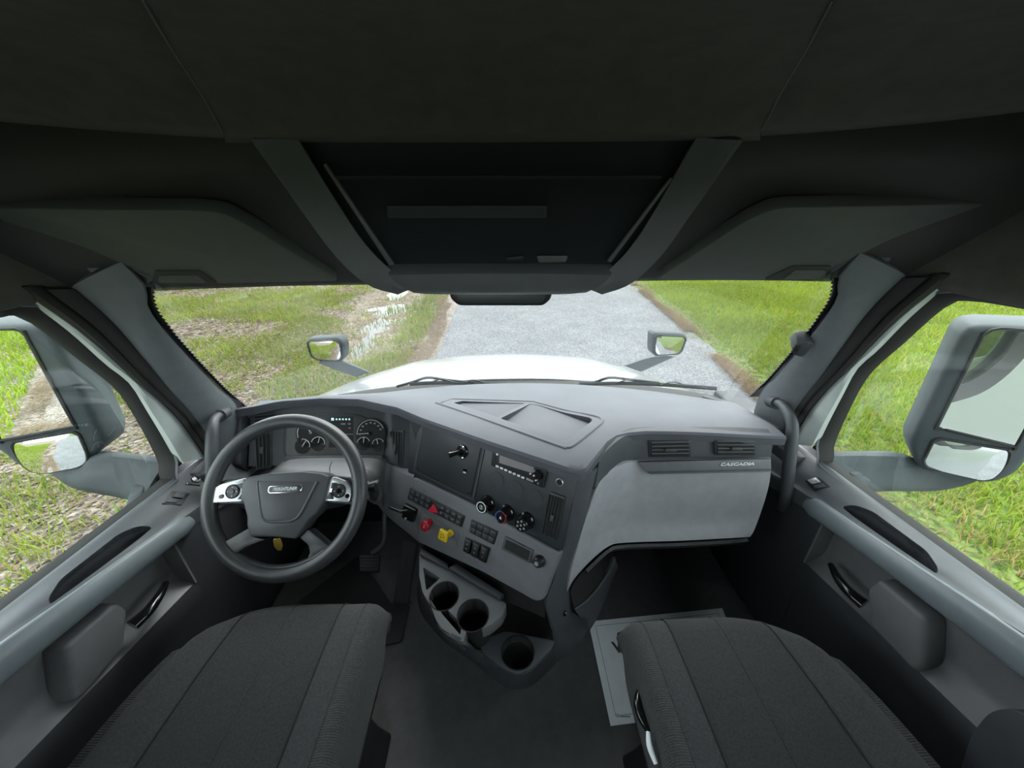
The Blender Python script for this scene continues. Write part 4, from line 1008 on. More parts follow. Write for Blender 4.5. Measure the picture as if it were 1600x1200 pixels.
# front apron from the holder rim down to the floor
ap_t = [FU.pt(*p, -.006) for p in ((655, 866), (656, 900), (662, 928), (676, 952), (690, 984), (724, 1005))] + [F3.pt(756, 1022, -.004), F3.pt(786, 1044, -.004), F3.pt(808, 1053, -.004), F3.pt(832, 1046, -.004), F3.pt(866, 1012, -.004)]
ap_b = [at(*p, z=0) for p in ((652, 930), (654, 946), (660, 962), (672, 978), (694, 1002), (724, 1024), (757, 1046), (785, 1066), (808, 1073), (835, 1062), (868, 1036))]
v = []; f = []
tt = cr(ap_t, 50); bb = cr(ap_b, 50)
loft('apron', [tt, [a.lerp(b, .3) + V((0, -.006 - .022 * max(0, min(1, (i_ - 22) / 8)), 0)) for i_, (a, b) in enumerate(zip(tt, bb))], bb], M['doordark'], cn, nu=50, nv=8, thick=.01, toward=(0, .2, .5))
# back wall of the open niche and the block behind the holders
bk = [FG.pt(*p, -.03) for p in ((648, 842), (700, 868), (755, 893), (840, 940))]
bl = [FU.pt(655, 864, -.02), FU.pt(700, 892, -.02), FU.pt(740, 912, -.02), F3.pt(868, 1002, -.01)]
bl[3] = V((bk[3].x + .015, bk[3].y + .03, .30))
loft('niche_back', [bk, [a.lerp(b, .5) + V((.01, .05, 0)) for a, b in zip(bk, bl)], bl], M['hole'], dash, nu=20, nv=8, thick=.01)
prism('storage_slot', FU, [(702, 893), (714, 886), (788, 934), (782, 941)], .0, .022, M['doordark'], cn, bevel=.003)
prism('storage_slot', FU, [(657, 858), (700, 884), (702, 893), (657, 870)], .0, .014, M['doordark'], cn, bevel=.003)
# right flank: from the stack corner down to the floor, with the map pocket
fl = [((906, 744), .768), ((893, 800), .755), ((879, 862), .742), ((866, 905), .715), ((853, 938), .70), ((860, 975), .70), ((868, 1004), .69), ((850, 1040), .66)]
fr_ = [((935, 728), .86), ((918, 796), .83), ((903, 846), .80), ((888, 895), .775), ((887, 928), .765), ((893, 962), .78), ((918, 985), .80), ((890, 1018), .74)]
Lf = [at(*p, y=Y) for p, Y in fl]; Rf = [at(*p, y=Y) for p, Y in fr_]
loft('flank', [[p + V((-.004, .03, 0)) for p in Lf], Lf, [a.lerp(b, .5) + V((.006, -.006, 0)) for a, b in zip(Lf, Rf)], Rf, [p + V((.01, .05, 0)) for p in Rf]], M['dash'], dash, nu=26, nv=14, thick=.012)
# map pocket: dark opening behind a curved lip
pl0 = [((960, 872), .86), ((952, 892), .85), ((935, 918), .83), ((915, 940), .81), ((898, 952), .785)]
lp = [at(*p, y=Y) for p, Y in pl0]
tube('pocket_lip', lp, .006, M['dash'], dash, n=8, res=24)
inn = [at(*p, y=Y) for p, Y in (((950, 860), .90), ((930, 875), .89), ((905, 900), .86), ((892, 922), .83), ((893, 935), .81))]
loft('pocket_opening', [lp, inn], M['hole'], dash, nu=20, nv=4, thick=.004)
lo_f = [at(966, 885, y=.93), at(955, 912, y=.92), at(945, 940, y=.90), at(932, 968, y=.88), at(921, 986, y=.86)]
lo_f = [V((p.x, p.y, p.z)) for p in lo_f]
loft('pocket_wall', [lp, [a.lerp(b, .5) for a, b in zip(lp, lo_f)], lo_f], M['dash'], dash, nu=20, nv=8, thick=.008)
kb = at(881, 957, y=.745); lathe('flank_knob', Fr(kb, kb + V((.05, .05, 0)), kb + V((0, 0, .05))), (0, 0), [(.008, -.01), (.008, .006), (.005, .010), (0, .010)], M['gloss'], dash, seg=14)

# ------------------------------------------------------------ seats
def fabric(name, c, knit=False, sc=900):
    m = mat(name, c, .95, var=.22, scale=220, bump=.7, bscale=sc, spec=.15)
    nt = m.node_tree; b = nt.nodes['Principled BSDF']; b.inputs['Sheen Weight'].default_value = .08
    if knit:
        wv = nt.nodes.new('ShaderNodeTexWave'); wv.inputs['Scale'].default_value = 75; wv.inputs['Distortion'].default_value = 1.5; wv.bands_direction = 'Y'
        tc = [n for n in nt.nodes if n.type == 'TEX_COORD'][0]; nt.links.new(tc.outputs['Object'], wv.inputs['Vector'])
        bp = nt.nodes.new('ShaderNodeBump'); bp.inputs['Strength'].default_value = .5; bp.inputs['Distance'].default_value = .002
        old = [n for n in nt.nodes if n.type == 'BUMP'][0]
        nt.links.new(wv.outputs['Fac'], bp.inputs['Height']); nt.links.new(old.outputs[0], bp.inputs['Normal']); nt.links.new(bp.outputs[0], b.inputs['Normal'])
    return m
SF = fabric('seat_cloth', (.036, .036, .037)); SF2 = fabric('seat_bolster_cloth', (.044, .045, .047)); SK = fabric('seat_knit', (.048, .049, .050), True)
def seat(cx, yf, inner, label, tilt=0):
    """cushion along +y; inner = side (+1/-1) that faces the aisle"""
    e = empty('truck_seat', (cx, yf - .25, 0), label, 'seat', 'front seats')
    L = .56
    def half(t): return .205 + .045 * min(1, t / .35) ** .7          # t from the front edge back, metres
    def prof(t):                                                       # z of the top at the middle
        return .505 + .012 * math.sin(min(t / .25, 1) * math.pi / 2) - .02 * max(0, t - .15) - .05 * max(0, 1 - t / .045) ** 2
    ts = [0, .006, .02, .05, .1, .16, .24, .34, .44, L]
    def pt(u_, t):
        inn = u_ * inner > 0; a = abs(u_); hw = .233 if inn else half(t) + .01; x = hw * u_
        z = prof(t)
        z += (.030 if inn else .016) * max(0, (a - .55) / .45) * min(1, t / .06)
        z -= (.016 if inn else .030) * max(0, (a - .86) / .14) ** 2
        yy = yf - t - (.018 if inn else .10) * a ** 3 * max(0, 1 - t / .3)
        return V((cx + x * (1 if True else 1), yy, z))
    def strip(name, us, m, th_=.02):
        return loft(name, [[pt(u_, t) for t in ts] for u_ in us], m, e, nu=26, nv=max(6, len(us) * 3), thick=th_)
    I = inner
    def dk(t): return min(1, .25 + t / .09 * .75)
    strip('cushion_panel', [I * -.55, I * -.4, I * -.2, I * -.02], SF); strip('cushion_panel', [I * -.02, I * .15, I * .35, I * .52], SF)
    ob = strip('bolster', [I * -.555, I * -.7, I * -.85, I * -.95, I * -1.0], SF2); ib = strip('bolster', [I * .525, I * .6, I * .72, I * .80], SF2)
    # knitted inner side, plain outer side
    sd = [[pt(I * .80, t) for t in ts], [pt(I * .90, t) for t in ts], [pt(I * .985, t) + V((0, 0, -.01)) for t in ts], [pt(I * 1.01, t) + V((0, 0, -.06 * dk(t))) for t in ts], [pt(I * .99, t) + V((0, 0, -.155 * dk(t))) for t in ts]]
    loft('bolster_side', sd, SK, e, nu=26, nv=16, thick=.02)
    so_ = [[pt(-I, t) for t in ts], [pt(-I * 1.02, t) + V((0, 0, -.05)) for t in ts], [pt(-I * .98, t) + V((0, 0, -.13)) for t in ts]]
    loft('bolster_side', so_, SK, e, nu=26, nv=10, thick=.02)
    us = np.linspace(-1, 1, 15)
    fr0 = [[pt(u_, 0) for u_ in us], [pt(u_, 0) + V((0, .004, -.05 * (1 - .75 * u_ ** 6))) for u_ in us], [pt(u_, 0) + V((0, -.02, -.155 * (1 - .75 * u_ ** 6))) for u_ in us]]
    loft('cushion_front', fr0, SF, e, nu=24, nv=8, thick=.02, toward=(cx, 2, .5))
    for u_, r_ in ((I * -.55, .0022), (I * -.02, .0012), (I * .525, .0022), (I * .80, .0018)):
        tube('seam', [pt(u_, t) + V((0, 0, .0004)) for t in ts[1:]], r_, M['hole'] if r_ > .002 else SF2, e, n=6, res=30)
    # pan, pedestal and backrest
    box('seat_pan', (cx - .215, yf - L, .29), (cx + .215, yf - .085, .42), M['black'], e, bevel=.02)
    pv = [V((cx + a * w_, yf - .30 + b * l_, z)) for z, w_, l_ in ((0, .20, .20), (.10, .18, .18), (.30, .15, .16), (.36, .22, .22)) for a, b in ((-1, -1), (1, -1), (1, 1), (-1, 1))]
    pf = [(3, 2, 1, 0), (12, 13, 14, 15)] + [(i * 4 + k, i * 4 + (k + 1) % 4, i * 4 + 4 + (k + 1) % 4, i * 4 + 4 + k) for i in range(3) for k in range(4)]
    mk('pedestal', pv, pf, M['black'], e, bevel=.01)
    yb = yf - L
    br = []
    for h, w_, dy in ((.0, .25, 0), (.15, .26, -.03), (.35, .25, -.075), (.50, .21, -.11), (.56, .15, -.13)):
        br.append([V((cx + w_ * math.sin(a) * 1.0, yb - .01 + dy + .055 * math.cos(a) * (1.3 - abs(math.sin(a))), .50 + h)) for a in np.linspace(0, 2 * math.pi, 25)[:-1]])
    v = [p for r in br for p in r]; n_ = 24
    f = [(i * n_ + j, i * n_ + (j + 1) % n_, (i + 1) * n_ + (j + 1) % n_, (i + 1) * n_ + j) for i in range(4) for j in range(n_)] + [tuple(range(n_)), tuple(reversed(range(4 * n_, 5 * n_)))]
    mk('backrest', v, f, SF, e, smooth=True, sharp=50)
    return e, pt
s1, p1 = seat(-.555, .705, 1, 'dark charcoal cloth driver seat facing the steering wheel')
s2_, p2 = seat(.522, .63, -1, 'dark charcoal cloth passenger seat above the paper mat')
# side lever and white tags on the passenger seat
lv = [p2(-1.02, .16) + V((.004, 0, -.05)), p2(-1.02, .18) + V((-.006, 0, -.05)), p2(-1.02, .21) + V((-.006, 0, -.05)), p2(-1.02, .24) + V((.004, 0, -.05))]
tube('side_lever', lv, [.006, .009, .009, .006], M['gloss'], s2_, n=10, res=12)
for t in (.245, .31): 
    a = p2(-1.0, t); tube('side_tag', [a + V((-.012, 0, -.03)), a + V((-.016, -.02, -.035)), a + V((-.012, -.045, -.04))], [.004, .006, .004], M['paper'], s2_, n=8, res=8)
# dark rounded bin at the rear of the passenger door
tag(prism('door_speaker_pod', Fr(V((.90, .30, .40)), V((.90, .1, .42)), V((.92, .2, .6))), [(1530, 1150), (1560, 1112), (1600, 1105), (1720, 1180), (1720, 1260), (1500, 1260)], -.04, .02, M['doordark'], bevel=.012, rnd=.03), 'black rounded pod low on the passenger door behind the pocket', 'speaker pod')
# ------------------------------------------------------------ outside of the truck
hd = empty('hood', (0, 2.2, -.2), 'glossy white sloping truck hood in front of the windshield', 'hood')
def zc(Y): return float(np.interp(Y, [1.5, 1.6, 1.8, 2.0, 2.2, 2.45, 2.7, 2.95, 3.1], [.745, .752, .735, .690, .628, .53, .41, .24, .05]))
def hz_(X, Y):
    a = abs(X); return zc(Y) - .205 * (min(a, 1.06) / 1.03) ** 2.4 + .010 * max(0, 1 - abs(a - .52) / .10)
xs_ = [-1.10, -1.08, -1.05, -.98, -.9, -.78, -.66, -.58, -.52, -.46, -.36, -.2, 0]; xs_ = xs_ + [-x for x in reversed(xs_[:-1])]
hr = []
for Y in (1.56, 1.65, 1.8, 1.95, 2.1, 2.25, 2.45, 2.7, 2.95, 3.1):
    k = 1 - .10 * max(0, Y - 2.0)
    hr.append([V((x * k, Y, hz_(x, Y) if abs(x) < 1.07 else (hz_(x, Y) - (.06 if abs(x) < 1.09 else .6)))) for x in xs_])
loft('hood_skin', hr, M['white'], hd, nu=60, nv=30, thick=.01, toward=(0, 2, 4))
# black cowl between hood and glass
cw = struct(loft('trim_6', [[V((x, 1.44 - .19 * (x / .95) ** 2, .735 - .03 * (x / .95) ** 2)) for x in np.linspace(-1.02, 1.02, 11)], [V((x, 1.56 - .08 * (x / .95) ** 2, .742 - .06 * (x / .95) ** 2)) for x in np.linspace(-1.02, 1.02, 11)],
          [V((x, 1.62, .735 - .13 * (x / .95) ** 2)) for x in np.linspace(-1.02, 1.02, 11)]], M['rubber'], nu=24, nv=8, thick=.02, toward=(0, 1.4, 3)))
cw['label'] = 'black plastic cowl strip between hood and windshield'
def wiper(px1, px2, lab):
    P = [at(x, y, y=Y) for (x, y), Y in px1]; e = empty('wiper', P[0], lab, 'wiper', 'windshield wipers')
    tube('wiper_arm', P, .006, M['black'], e, n=8, res=16)
    Q = [at(x, y, y=Y) for (x, y), Y in px2]
    tube('wiper_blade', Q, .0055, M['dash'], e, n=6, res=20, flat=1.6); 
    for k in (1, 2):
        c = Q[k]; tube('blade_bracket', [c + V((-.05, 0, .002)), c + V((0, 0, .016)), c + V((.05, 0, .002))], .003, M['black'], e, n=6, res=8)
wiper([((620, 604), 1.50), ((645, 597), 1.50), ((668, 590), 1.49), ((700, 594), 1.48), ((740, 598), 1.48)], [((640, 600), 1.46), ((690, 598), 1.47), ((740, 599), 1.48), ((790, 601), 1.48)], 'black windshield wiper resting at the base of the glass on the driver side')
wiper([((900, 602), 1.50), ((930, 597), 1.50), ((952, 590), 1.49), ((985, 593), 1.47), ((1030, 598), 1.44)], [((905, 600), 1.48), ((980, 599), 1.46), ((1050, 602), 1.42), ((1120, 607), 1.36)], 'black windshield wiper resting at the base of the glass on the passenger side')
def lens(name, fr, uv, h, bulge, m, parent):
    n = len(uv); cx = sum(p[0] for p in uv) / n; cy = sum(p[1] for p in uv) / n; v = []; f = []
    K = 7; rmax = max(math.hypot(p[0] - cx, p[1] - cy) for p in uv)
    for k in range(K):
        s_ = 1 - k / K
        for p in uv:
            u_, w_ = cx + (p[0] - cx) * s_, cy + (p[1] - cy) * s_
            v.append(fr.w(u_, w_, h + bulge * (1 - (math.hypot(u_ - cx, w_ - cy) / rmax) ** 2)))
    v.append(fr.w(cx, cy, h + bulge))
    for k in range(K - 1):
        for j in range(n): f.append((k * n + j, k * n + (j + 1) % n, (k + 1) * n + (j + 1) % n, (k + 1) * n + j))
    for j in range(n): f.append(((K - 1) * n + j, (K - 1) * n + (j + 1) % n, K * n))
    # closed back
    o = len(v); v += [fr.w(*p, h - .003) for p in uv]
    for j in range(n): f.append((j, o + j, o + (j + 1) % n, (j + 1) % n))
    f.append(tuple(o + j for j in range(n)))
    return mk(name, v, f, m, parent, smooth=True, sharp=60)
def side_mirror(s):
    side = 'driver' if s < 0 else 'passenger'
    if s > 0:
        A = at(1462, 665, y=.97); ph = math.radians(38); ex = V((math.cos(ph), -math.sin(ph), 0)); tl_ = V((.0, .0, 1))
        hou = [(1417, 690), (1498, 517), (1513, 505), (1535, 502), (1680, 508), (1700, 520), (1690, 560), (1610, 715), (1590, 741), (1560, 754), (1535, 757), (1440, 738), (1424, 720)]
        main = [(1462, 665), (1533, 523), (1545, 514), (1560, 511), (1668, 519), (1676, 530), (1585, 695)]
        conv = [(1459, 681), (1578, 700), (1574, 716), (1562, 733), (1548, 744), (1532, 746), (1470, 732), (1446, 727), (1441, 718)]
        top = [((1440, 742), None), ((1420, 712), 1.0), ((1350, 711), .98), ((1292, 714), .97)]; bot = [((1550, 760), None), ((1480, 765), .96), ((1400, 767), .94), ((1345, 768), .91)]
    else:
        A = at(122, 664, y=1.02); ph = math.radians(18.5); ex = V((-math.cos(ph), -math.sin(ph), 0)); tl_ = V((0, .03, 1))
        hou = [(170, 683), (167, 701), (152, 713), (100, 732), (51, 744), (25, 724), (-20, 690), (-110, 560), (-118, 530), (-100, 508), (0, 503), (60, 502), (90, 520), (125, 587)]
        main = [(6, 685), (122, 663), (46, 522), (38, 514), (28, 512), (-70, 513), (-84, 522), (-82, 540)]
        conv = [(22, 688), (126, 670), (141, 706), (141, 718), (128, 725), (74, 735), (55, 732), (44, 724), (29, 706)]
        top = [((120, 722), None), ((153, 712), 1.0), ((200, 717), 1.0), ((258, 726), .985)]; bot = [((48, 746), None), ((110, 761), .98), ((180, 776), .96), ((222, 786), .93)]
    fr = Fr(A, A + ex, A + tl_)
    e = empty('side_mirror', fr.pt(*top[0][0]), 'large grey %s side door mirror with flat upper and small curved lower glass' % side, 'mirror', 'door mirrors')
    prism('housing', fr, hou, -.12, .012, M['grip'], e, bevel=.018, rnd=.02, top=.97)
    rim_ = prism('mirror_rim', fr, [tuple(p) for p in hou], .006, .0125, M['grip'], e, bevel=.002, rnd=.02, grow=-.13) if 0 else None
    g_ = prism('main_glass', fr, main, .010, .0135, M['mirror'], e, rnd=.008)
    ringp = [fr.w(*p, .0135) for p in round2([fr.hit(*p) for p in main], .008)]
    tube('glass_bezel', ringp, .0045, M['rubber'], e, n=6, res=len(ringp) * 2, closed=True)
    uv = round2([fr.hit(*p) for p in conv], .02); lens('spot_glass', fr, [(p[0], p[1]) for p in [tuple(x[:2]) for x in uv]], .010, .012, M['mirror'], e)
    ringp = [fr.w(*p, .0135) for p in uv]
    tube('glass_bezel', ringp, .0045, M['rubber'], e, n=6, res=len(ringp) * 2, closed=True)
    T = [at(*p, y=Y) if Y else fr.pt(*p, -.05) for p, Y in top]; B = [at(*p, y=Y) if Y else fr.pt(*p, -.05) for p, Y in bot]
    def out(Ps): return Ps
    loft('mirror_arm', [[p + V((0, .05, -.02)) for p in T], T, [a.lerp(b, .5) + V((0, -.005, .006)) for a, b in zip(T, B)], B, [p + V((0, .05, -.03)) for p in B]], M['grip'], e, nu=20, nv=16, thick=.01)
    prism('arm_foot', Fr(V((s * 1.12, .95, .66)), V((s * 1.12, .85, .66)), V((s * 1.12, .9, .72))), [(258, 722), (250, 776), (205, 794), (215, 760)] if s < 0 else [(1290, 712), (1300, 745), (1352, 775), (1340, 740)], -.02, .02, M['grip'], e, bevel=.006)
side_mirror(-1); side_mirror(1)
def hood_mirror(s):
    side = 'driver' if s < 0 else 'passenger'
    if s < 0:
        hp = [(478, 532), (484, 529), (528, 527), (537, 535), (539, 558), (532, 566), (495, 564), (484, 556)]; gp_ = [(481, 534), (486, 532), (526, 531), (533, 537), (535, 557), (530, 563), (496, 561), (487, 555)]
        up_ = [((500, 563), 2.12), ((535, 566), 2.10), ((575, 581), 2.06)]; lo_a = [((498, 568), 2.12), ((522, 577), 2.10), ((553, 588), 2.06)]; n_ = V((-.10, -1, -.02))
    else:
        hp = [(1019, 522), (1024, 519), (1068, 521), (1075, 527), (1067, 550), (1060, 555), (1024, 557), (1018, 551)]; gp_ = [(1022, 525), (1027, 523), (1066, 525), (1071, 529), (1063, 548), (1057, 552), (1026, 554), (1022, 549)]
        up_ = [((1040, 556), 2.12), ((1015, 559), 2.10), ((978, 571), 2.06)]; lo_a = [((1056, 557), 2.12), ((1035, 566), 2.10), ((1004, 580), 2.06)]; n_ = V((.10, -1, -.02))
    c = at(*((508, 547) if s < 0 else (1046, 538)), y=2.12)
    n_.normalize(); ex = V((0, 0, 1)).cross(n_) * -1; ex.normalize()
    fr = Fr(c, c + ex, c + n_.cross(ex))
    e = empty('hood_mirror', at(*lo_a[2][0], y=lo_a[2][1]), 'small convex mirror on a grey arm at the %s side of the hood' % side, 'mirror', 'hood mirrors')
    prism('housing', fr, hp, -.07, .006, M['grip'], e, bevel=.012, rnd=.02)
    uv = round2([fr.hit(*p) for p in gp_], .02); lens('mirror_glass', fr, uv, .006, .012, M['mirror'], e)
    rp_ = [fr.w(*p, .008) for p in uv]; tube('glass_bezel', rp_, .006, M['rubber'], e, n=6, res=len(rp_) * 2, closed=True)
    T = [at(*p, y=Y) for p, Y in up_]; B = [at(*p, y=Y) for p, Y in lo_a]
    loft('mirror_arm', [T, B], M['grip'], e, nu=12, nv=4, thick=.03)
hood_mirror(-1); hood_mirror(1)

# ------------------------------------------------------------ ground outside
GZ = -1.2
def lattice(seed, n=256): return np.random.default_rng(seed).random((n, n))
LAT = [lattice(s_) for s_ in range(6)]
def vn(x, y, sc, k=0):
    x = np.asarray(x) / sc + 1000; y = np.asarray(y) / sc + 1000; i = np.floor(x).astype(int); j = np.floor(y).astype(int); u_ = x - i; v_ = y - j
    u_ = u_ * u_ * (3 - 2 * u_); v_ = v_ * v_ * (3 - 2 * v_); L = LAT[k]
    g = lambda a, b: L[a % 256, b % 256]
    return (g(i, j) * (1 - u_) + g(i + 1, j) * u_) * (1 - v_) + (g(i, j + 1) * (1 - u_) + g(i + 1, j + 1) * u_) * v_
LE = [(-60, -9.5), (-30, -6.2), (-10, -3.45), (-5, -2.75), (0, -2.05), (3, -1.7), (5.5, -1.42), (7.6, -1.28), (11, -1.32), (15, -1.20), (25, -.6), (60, 2)]
RE = [(-60, -5), (-30, -1.2), (-6, 2.9), (0, 3.45), (2.7, 3.55), (4.9, 3.87), (9, 4.45), (14.9, 5.05), (25, 6.2), (60, 10.5)]
def xl(y): return np.interp(y, [p[0] for p in LE], [p[1] for p in LE])
def xr(y): return np.interp(y, [p[0] for p in RE], [p[1] for p in RE])
def tri_mesh(name, P, T, m, smooth=False, colr=None):
    me = bpy.data.meshes.new(name); P = np.asarray(P, np.float32); T = np.asarray(T, np.int32)
    me.vertices.add(len(P)); me.vertices.foreach_set('co', P.ravel())
    k = T.shape[1]; me.loops.add(T.size); me.loops.foreach_set('vertex_index', T.ravel())
    me.polygons.add(len(T)); me.polygons.foreach_set('loop_start', np.arange(0, T.size, k, dtype=np.int32)); me.polygons.foreach_set('loop_total', np.full(len(T), k, np.int32))
    if smooth: me.polygons.foreach_set('use_smooth', np.ones(len(T), bool))
    me.update(calc_edges=True); me.validate()
    if colr is not None:
        a = me.color_attributes.new('tint', 'FLOAT_COLOR', 'POINT'); a.data.foreach_set('color', np.asarray(colr, np.float32).ravel())
    me.materials.append(m); o = bpy.data.objects.new(name, me); link(o); return o
def gmat(name, cols, sc, rough=.95, bump=.3, sc2=None):
    m = bpy.data.materials.new(name); m.use_nodes = True; nt = m.node_tree; b = nt.nodes['Principled BSDF']; b.inputs['Roughness'].default_value = rough; b.inputs['Specular IOR Level'].default_value = .2
    tc = nt.nodes.new('ShaderNodeTexCoord'); n1 = nt.nodes.new('ShaderNodeTexNoise'); n1.inputs['Scale'].default_value = sc; n1.inputs['Detail'].default_value = 10; n1.inputs['Roughness'].default_value = .75
    nt.links.new(tc.outputs['Object'], n1.inputs['Vector']); rp = nt.nodes.new('ShaderNodeValToRGB'); e = rp.color_ramp.elements
    for k, c in enumerate(cols):
        pos = .3 + .4 * k / (len(cols) - 1)
        if k < 2: e[k].position = pos; e[k].color = (*c, 1)
        else: q = e.new(pos); q.color = (*c, 1)
    nt.links.new(n1.outputs['Fac'], rp.inputs[0])
    last = rp.outputs[0]
    if sc2:
        vo = nt.nodes.new('ShaderNodeTexVoronoi'); vo.inputs['Scale'].default_value = sc2; nt.links.new(tc.outputs['Object'], vo.inputs['Vector'])
        mx = nt.nodes.new('ShaderNodeMix'); mx.data_type = 'RGBA'; mx.blend_type = 'OVERLAY'; mx.inputs[0].default_value = .55
        sp = nt.nodes.new('ShaderNodeSeparateColor'); nt.links.new(vo.outputs['Color'], sp.inputs[0]); cb = nt.nodes.new('ShaderNodeCombineColor')
        for q in range(3): nt.links.new(sp.outputs[0], cb.inputs[q])
        nt.links.new(last, mx.inputs[6]); nt.links.new(cb.outputs[0], mx.inputs[7]); last = mx.outputs[2]
    nt.links.new(last, b.inputs['Base Color'])
    bp = nt.nodes.new('ShaderNodeBump'); bp.inputs['Strength'].default_value = bump; bp.inputs['Distance'].default_value = .02; nt.links.new(n1.outputs['Fac'], bp.inputs['Height']); nt.links.new(bp.outputs[0], b.inputs['Normal'])
    return m
AS = gmat('asphalt', [(.095, .097, .100), (.122, .124, .128), (.15, .152, .156)], 1.2, bump=.2, sc2=70)
SOIL = gmat('soil_with_litter', [(.075, .062, .045), (.13, .105, .080), (.20, .175, .15)], 3.0, bump=.6, sc2=28)
SOILG = gmat('green_soil', [(.045, .065, .016), (.07, .10, .022), (.11, .12, .045)], 2.0, bump=.6, sc2=20)
def strip_ground(name, fa, fb, ys, nx, m, zf):
    P = []; T = []
    for y in ys:
        a, b = fa(y), fb(y)
        for k in range(nx):
            t = (k / (nx - 1)); x = a + (b - a) * t; P.append((x, y, 0))
    P = np.array(P); P[:, 2] = zf(P[:, 0], P[:, 1])
    n = len(ys)
    for i in range(n - 1):
        for k in range(nx - 1): T.append((i * nx + k, i * nx + k + 1, (i + 1) * nx + k + 1, (i + 1) * nx + k))
    o = tri_mesh(name, P, T, m, True); o['kind'] = 'structure'; return o
ysr = np.concatenate([np.linspace(-50, -12, 14), np.linspace(-11, 22, 90), np.linspace(24, 60, 14)])
strip_ground('road', lambda y: xl(y) - .02, lambda y: xr(y) + .25, ysr, 16, AS, lambda x, y: GZ + 0 * x)['label'] = 'light grey asphalt lane in front of the truck'
def dip(x, y):
    # shallow wet hollow beside the kerb
    c = -2.95 - .115 * (y - 7.5); d = np.abs(x - c) / (1.0 + .06 * np.clip(y - 7, 0, 9)); w_ = np.clip((y - 6.3) / 1.2, 0, 1) * np.clip((19 - y) / 3, 0, 1)
    return np.clip(1 - d, 0, 1) * w_
def zleft(x, y): return GZ + .02 + .05 * (vn(x, y, 1.1, 0) - .5) + .03 * (vn(x, y, .35, 1) - .5) - .060 * dip(x, y) + .01 * np.clip((xl(y) - .5 - x), 0, 3)
def zright(x, y): return GZ + .015 + .04 * (vn(x, y, .9, 2) - .5) + .012 * np.clip(x - xr(y), 0, 20) - .02 * np.clip(1 - (x - xr(y)) / .3, 0, 1)
strip_ground('muddy_verge', lambda y: -60, lambda y: xl(y) - .42, ysr, 420, SOIL, zleft)['label'] = 'patchy muddy verge with leaf litter left of the road'
strip_ground('grass_verge', lambda y: xr(y) + .02, lambda y: 60, ysr, 260, SOILG, zright)['label'] = 'grassy verge right of the road'
# puddle water
W = bpy.data.materials.new('puddle_water'); W.use_nodes = True; b = W.node_tree.nodes['Principled BSDF']
b.inputs['Base Color'].default_value = (.05, .045, .035, 1); b.inputs['Roughness'].default_value = .06; b.inputs['IOR'].default_value = 1.4
tcn = W.node_tree.nodes.new('ShaderNodeTexCoord'); nzn = W.node_tree.nodes.new('ShaderNodeTexNoise'); nzn.inputs['Scale'].default_value = 6; bpn = W.node_tree.nodes.new('ShaderNodeBump'); bpn.inputs['Strength'].default_value = .05
W.node_tree.links.new(tcn.outputs['Object'], nzn.inputs['Vector']); W.node_tree.links.new(nzn.outputs['Fac'], bpn.inputs['Height']); W.node_tree.links.new(bpn.outputs[0], b.inputs['Normal'])
pw = [(-1.95, 6.2), (-2.1, 9), (-2.2, 13), (-2.6, 19), (-6.2, 19), (-5.4, 13), (-4.7, 9), (-4.0, 6.2)]
n_ = len(pw)
tag(mk('puddle', [(x, y, z) for z in (GZ - .05, GZ - .014) for x, y in pw], [tuple(reversed(range(n_))), tuple(range(n_, 2 * n_))] + [(i, (i + 1) % n_, n_ + (i + 1) % n_, n_ + i) for i in range(n_)], W), 'pale reflecting puddle water lying in the muddy verge', 'puddle')
# concrete kerb in segments
KC = gmat('kerb_concrete', [(.12, .098, .08), (.165, .14, .118), (.21, .185, .16)], 5.0, bump=.3, sc2=45)
kb_ = empty('kerb', (-1.6, 6, GZ), 'worn beige concrete kerb strip between road and muddy verge', 'kerb')
y = -30.0; sd_ = random.Random(3)
while y < 24:
    L = 1.6 + sd_.random() * .25; y1 = y + L - .025; dz = sd_.uniform(-.008, .008)
    v = []
    for yy in (y, (y + y1) / 2, y1):
        a = float(xl(yy)); v += [(a - .45, yy, GZ - .06), (a - .45, yy, GZ + .045 + dz), (a - .20, yy, GZ + .04 + dz), (a - .06, yy, GZ + .012 + dz), (a, yy, GZ + .004), (a, yy, GZ - .06)]
    f = [(0, 1, 2, 3, 4, 5), (17, 16, 15, 14, 13, 12)] + [(r * 6 + k, r * 6 + (k + 1) % 6, r * 6 + 6 + (k + 1) % 6, r * 6 + 6 + k) for r in range(2) for k in range(6)]
    mk('kerb_segment', v, f, KC, kb_, bevel=.01, seg=1); y += L
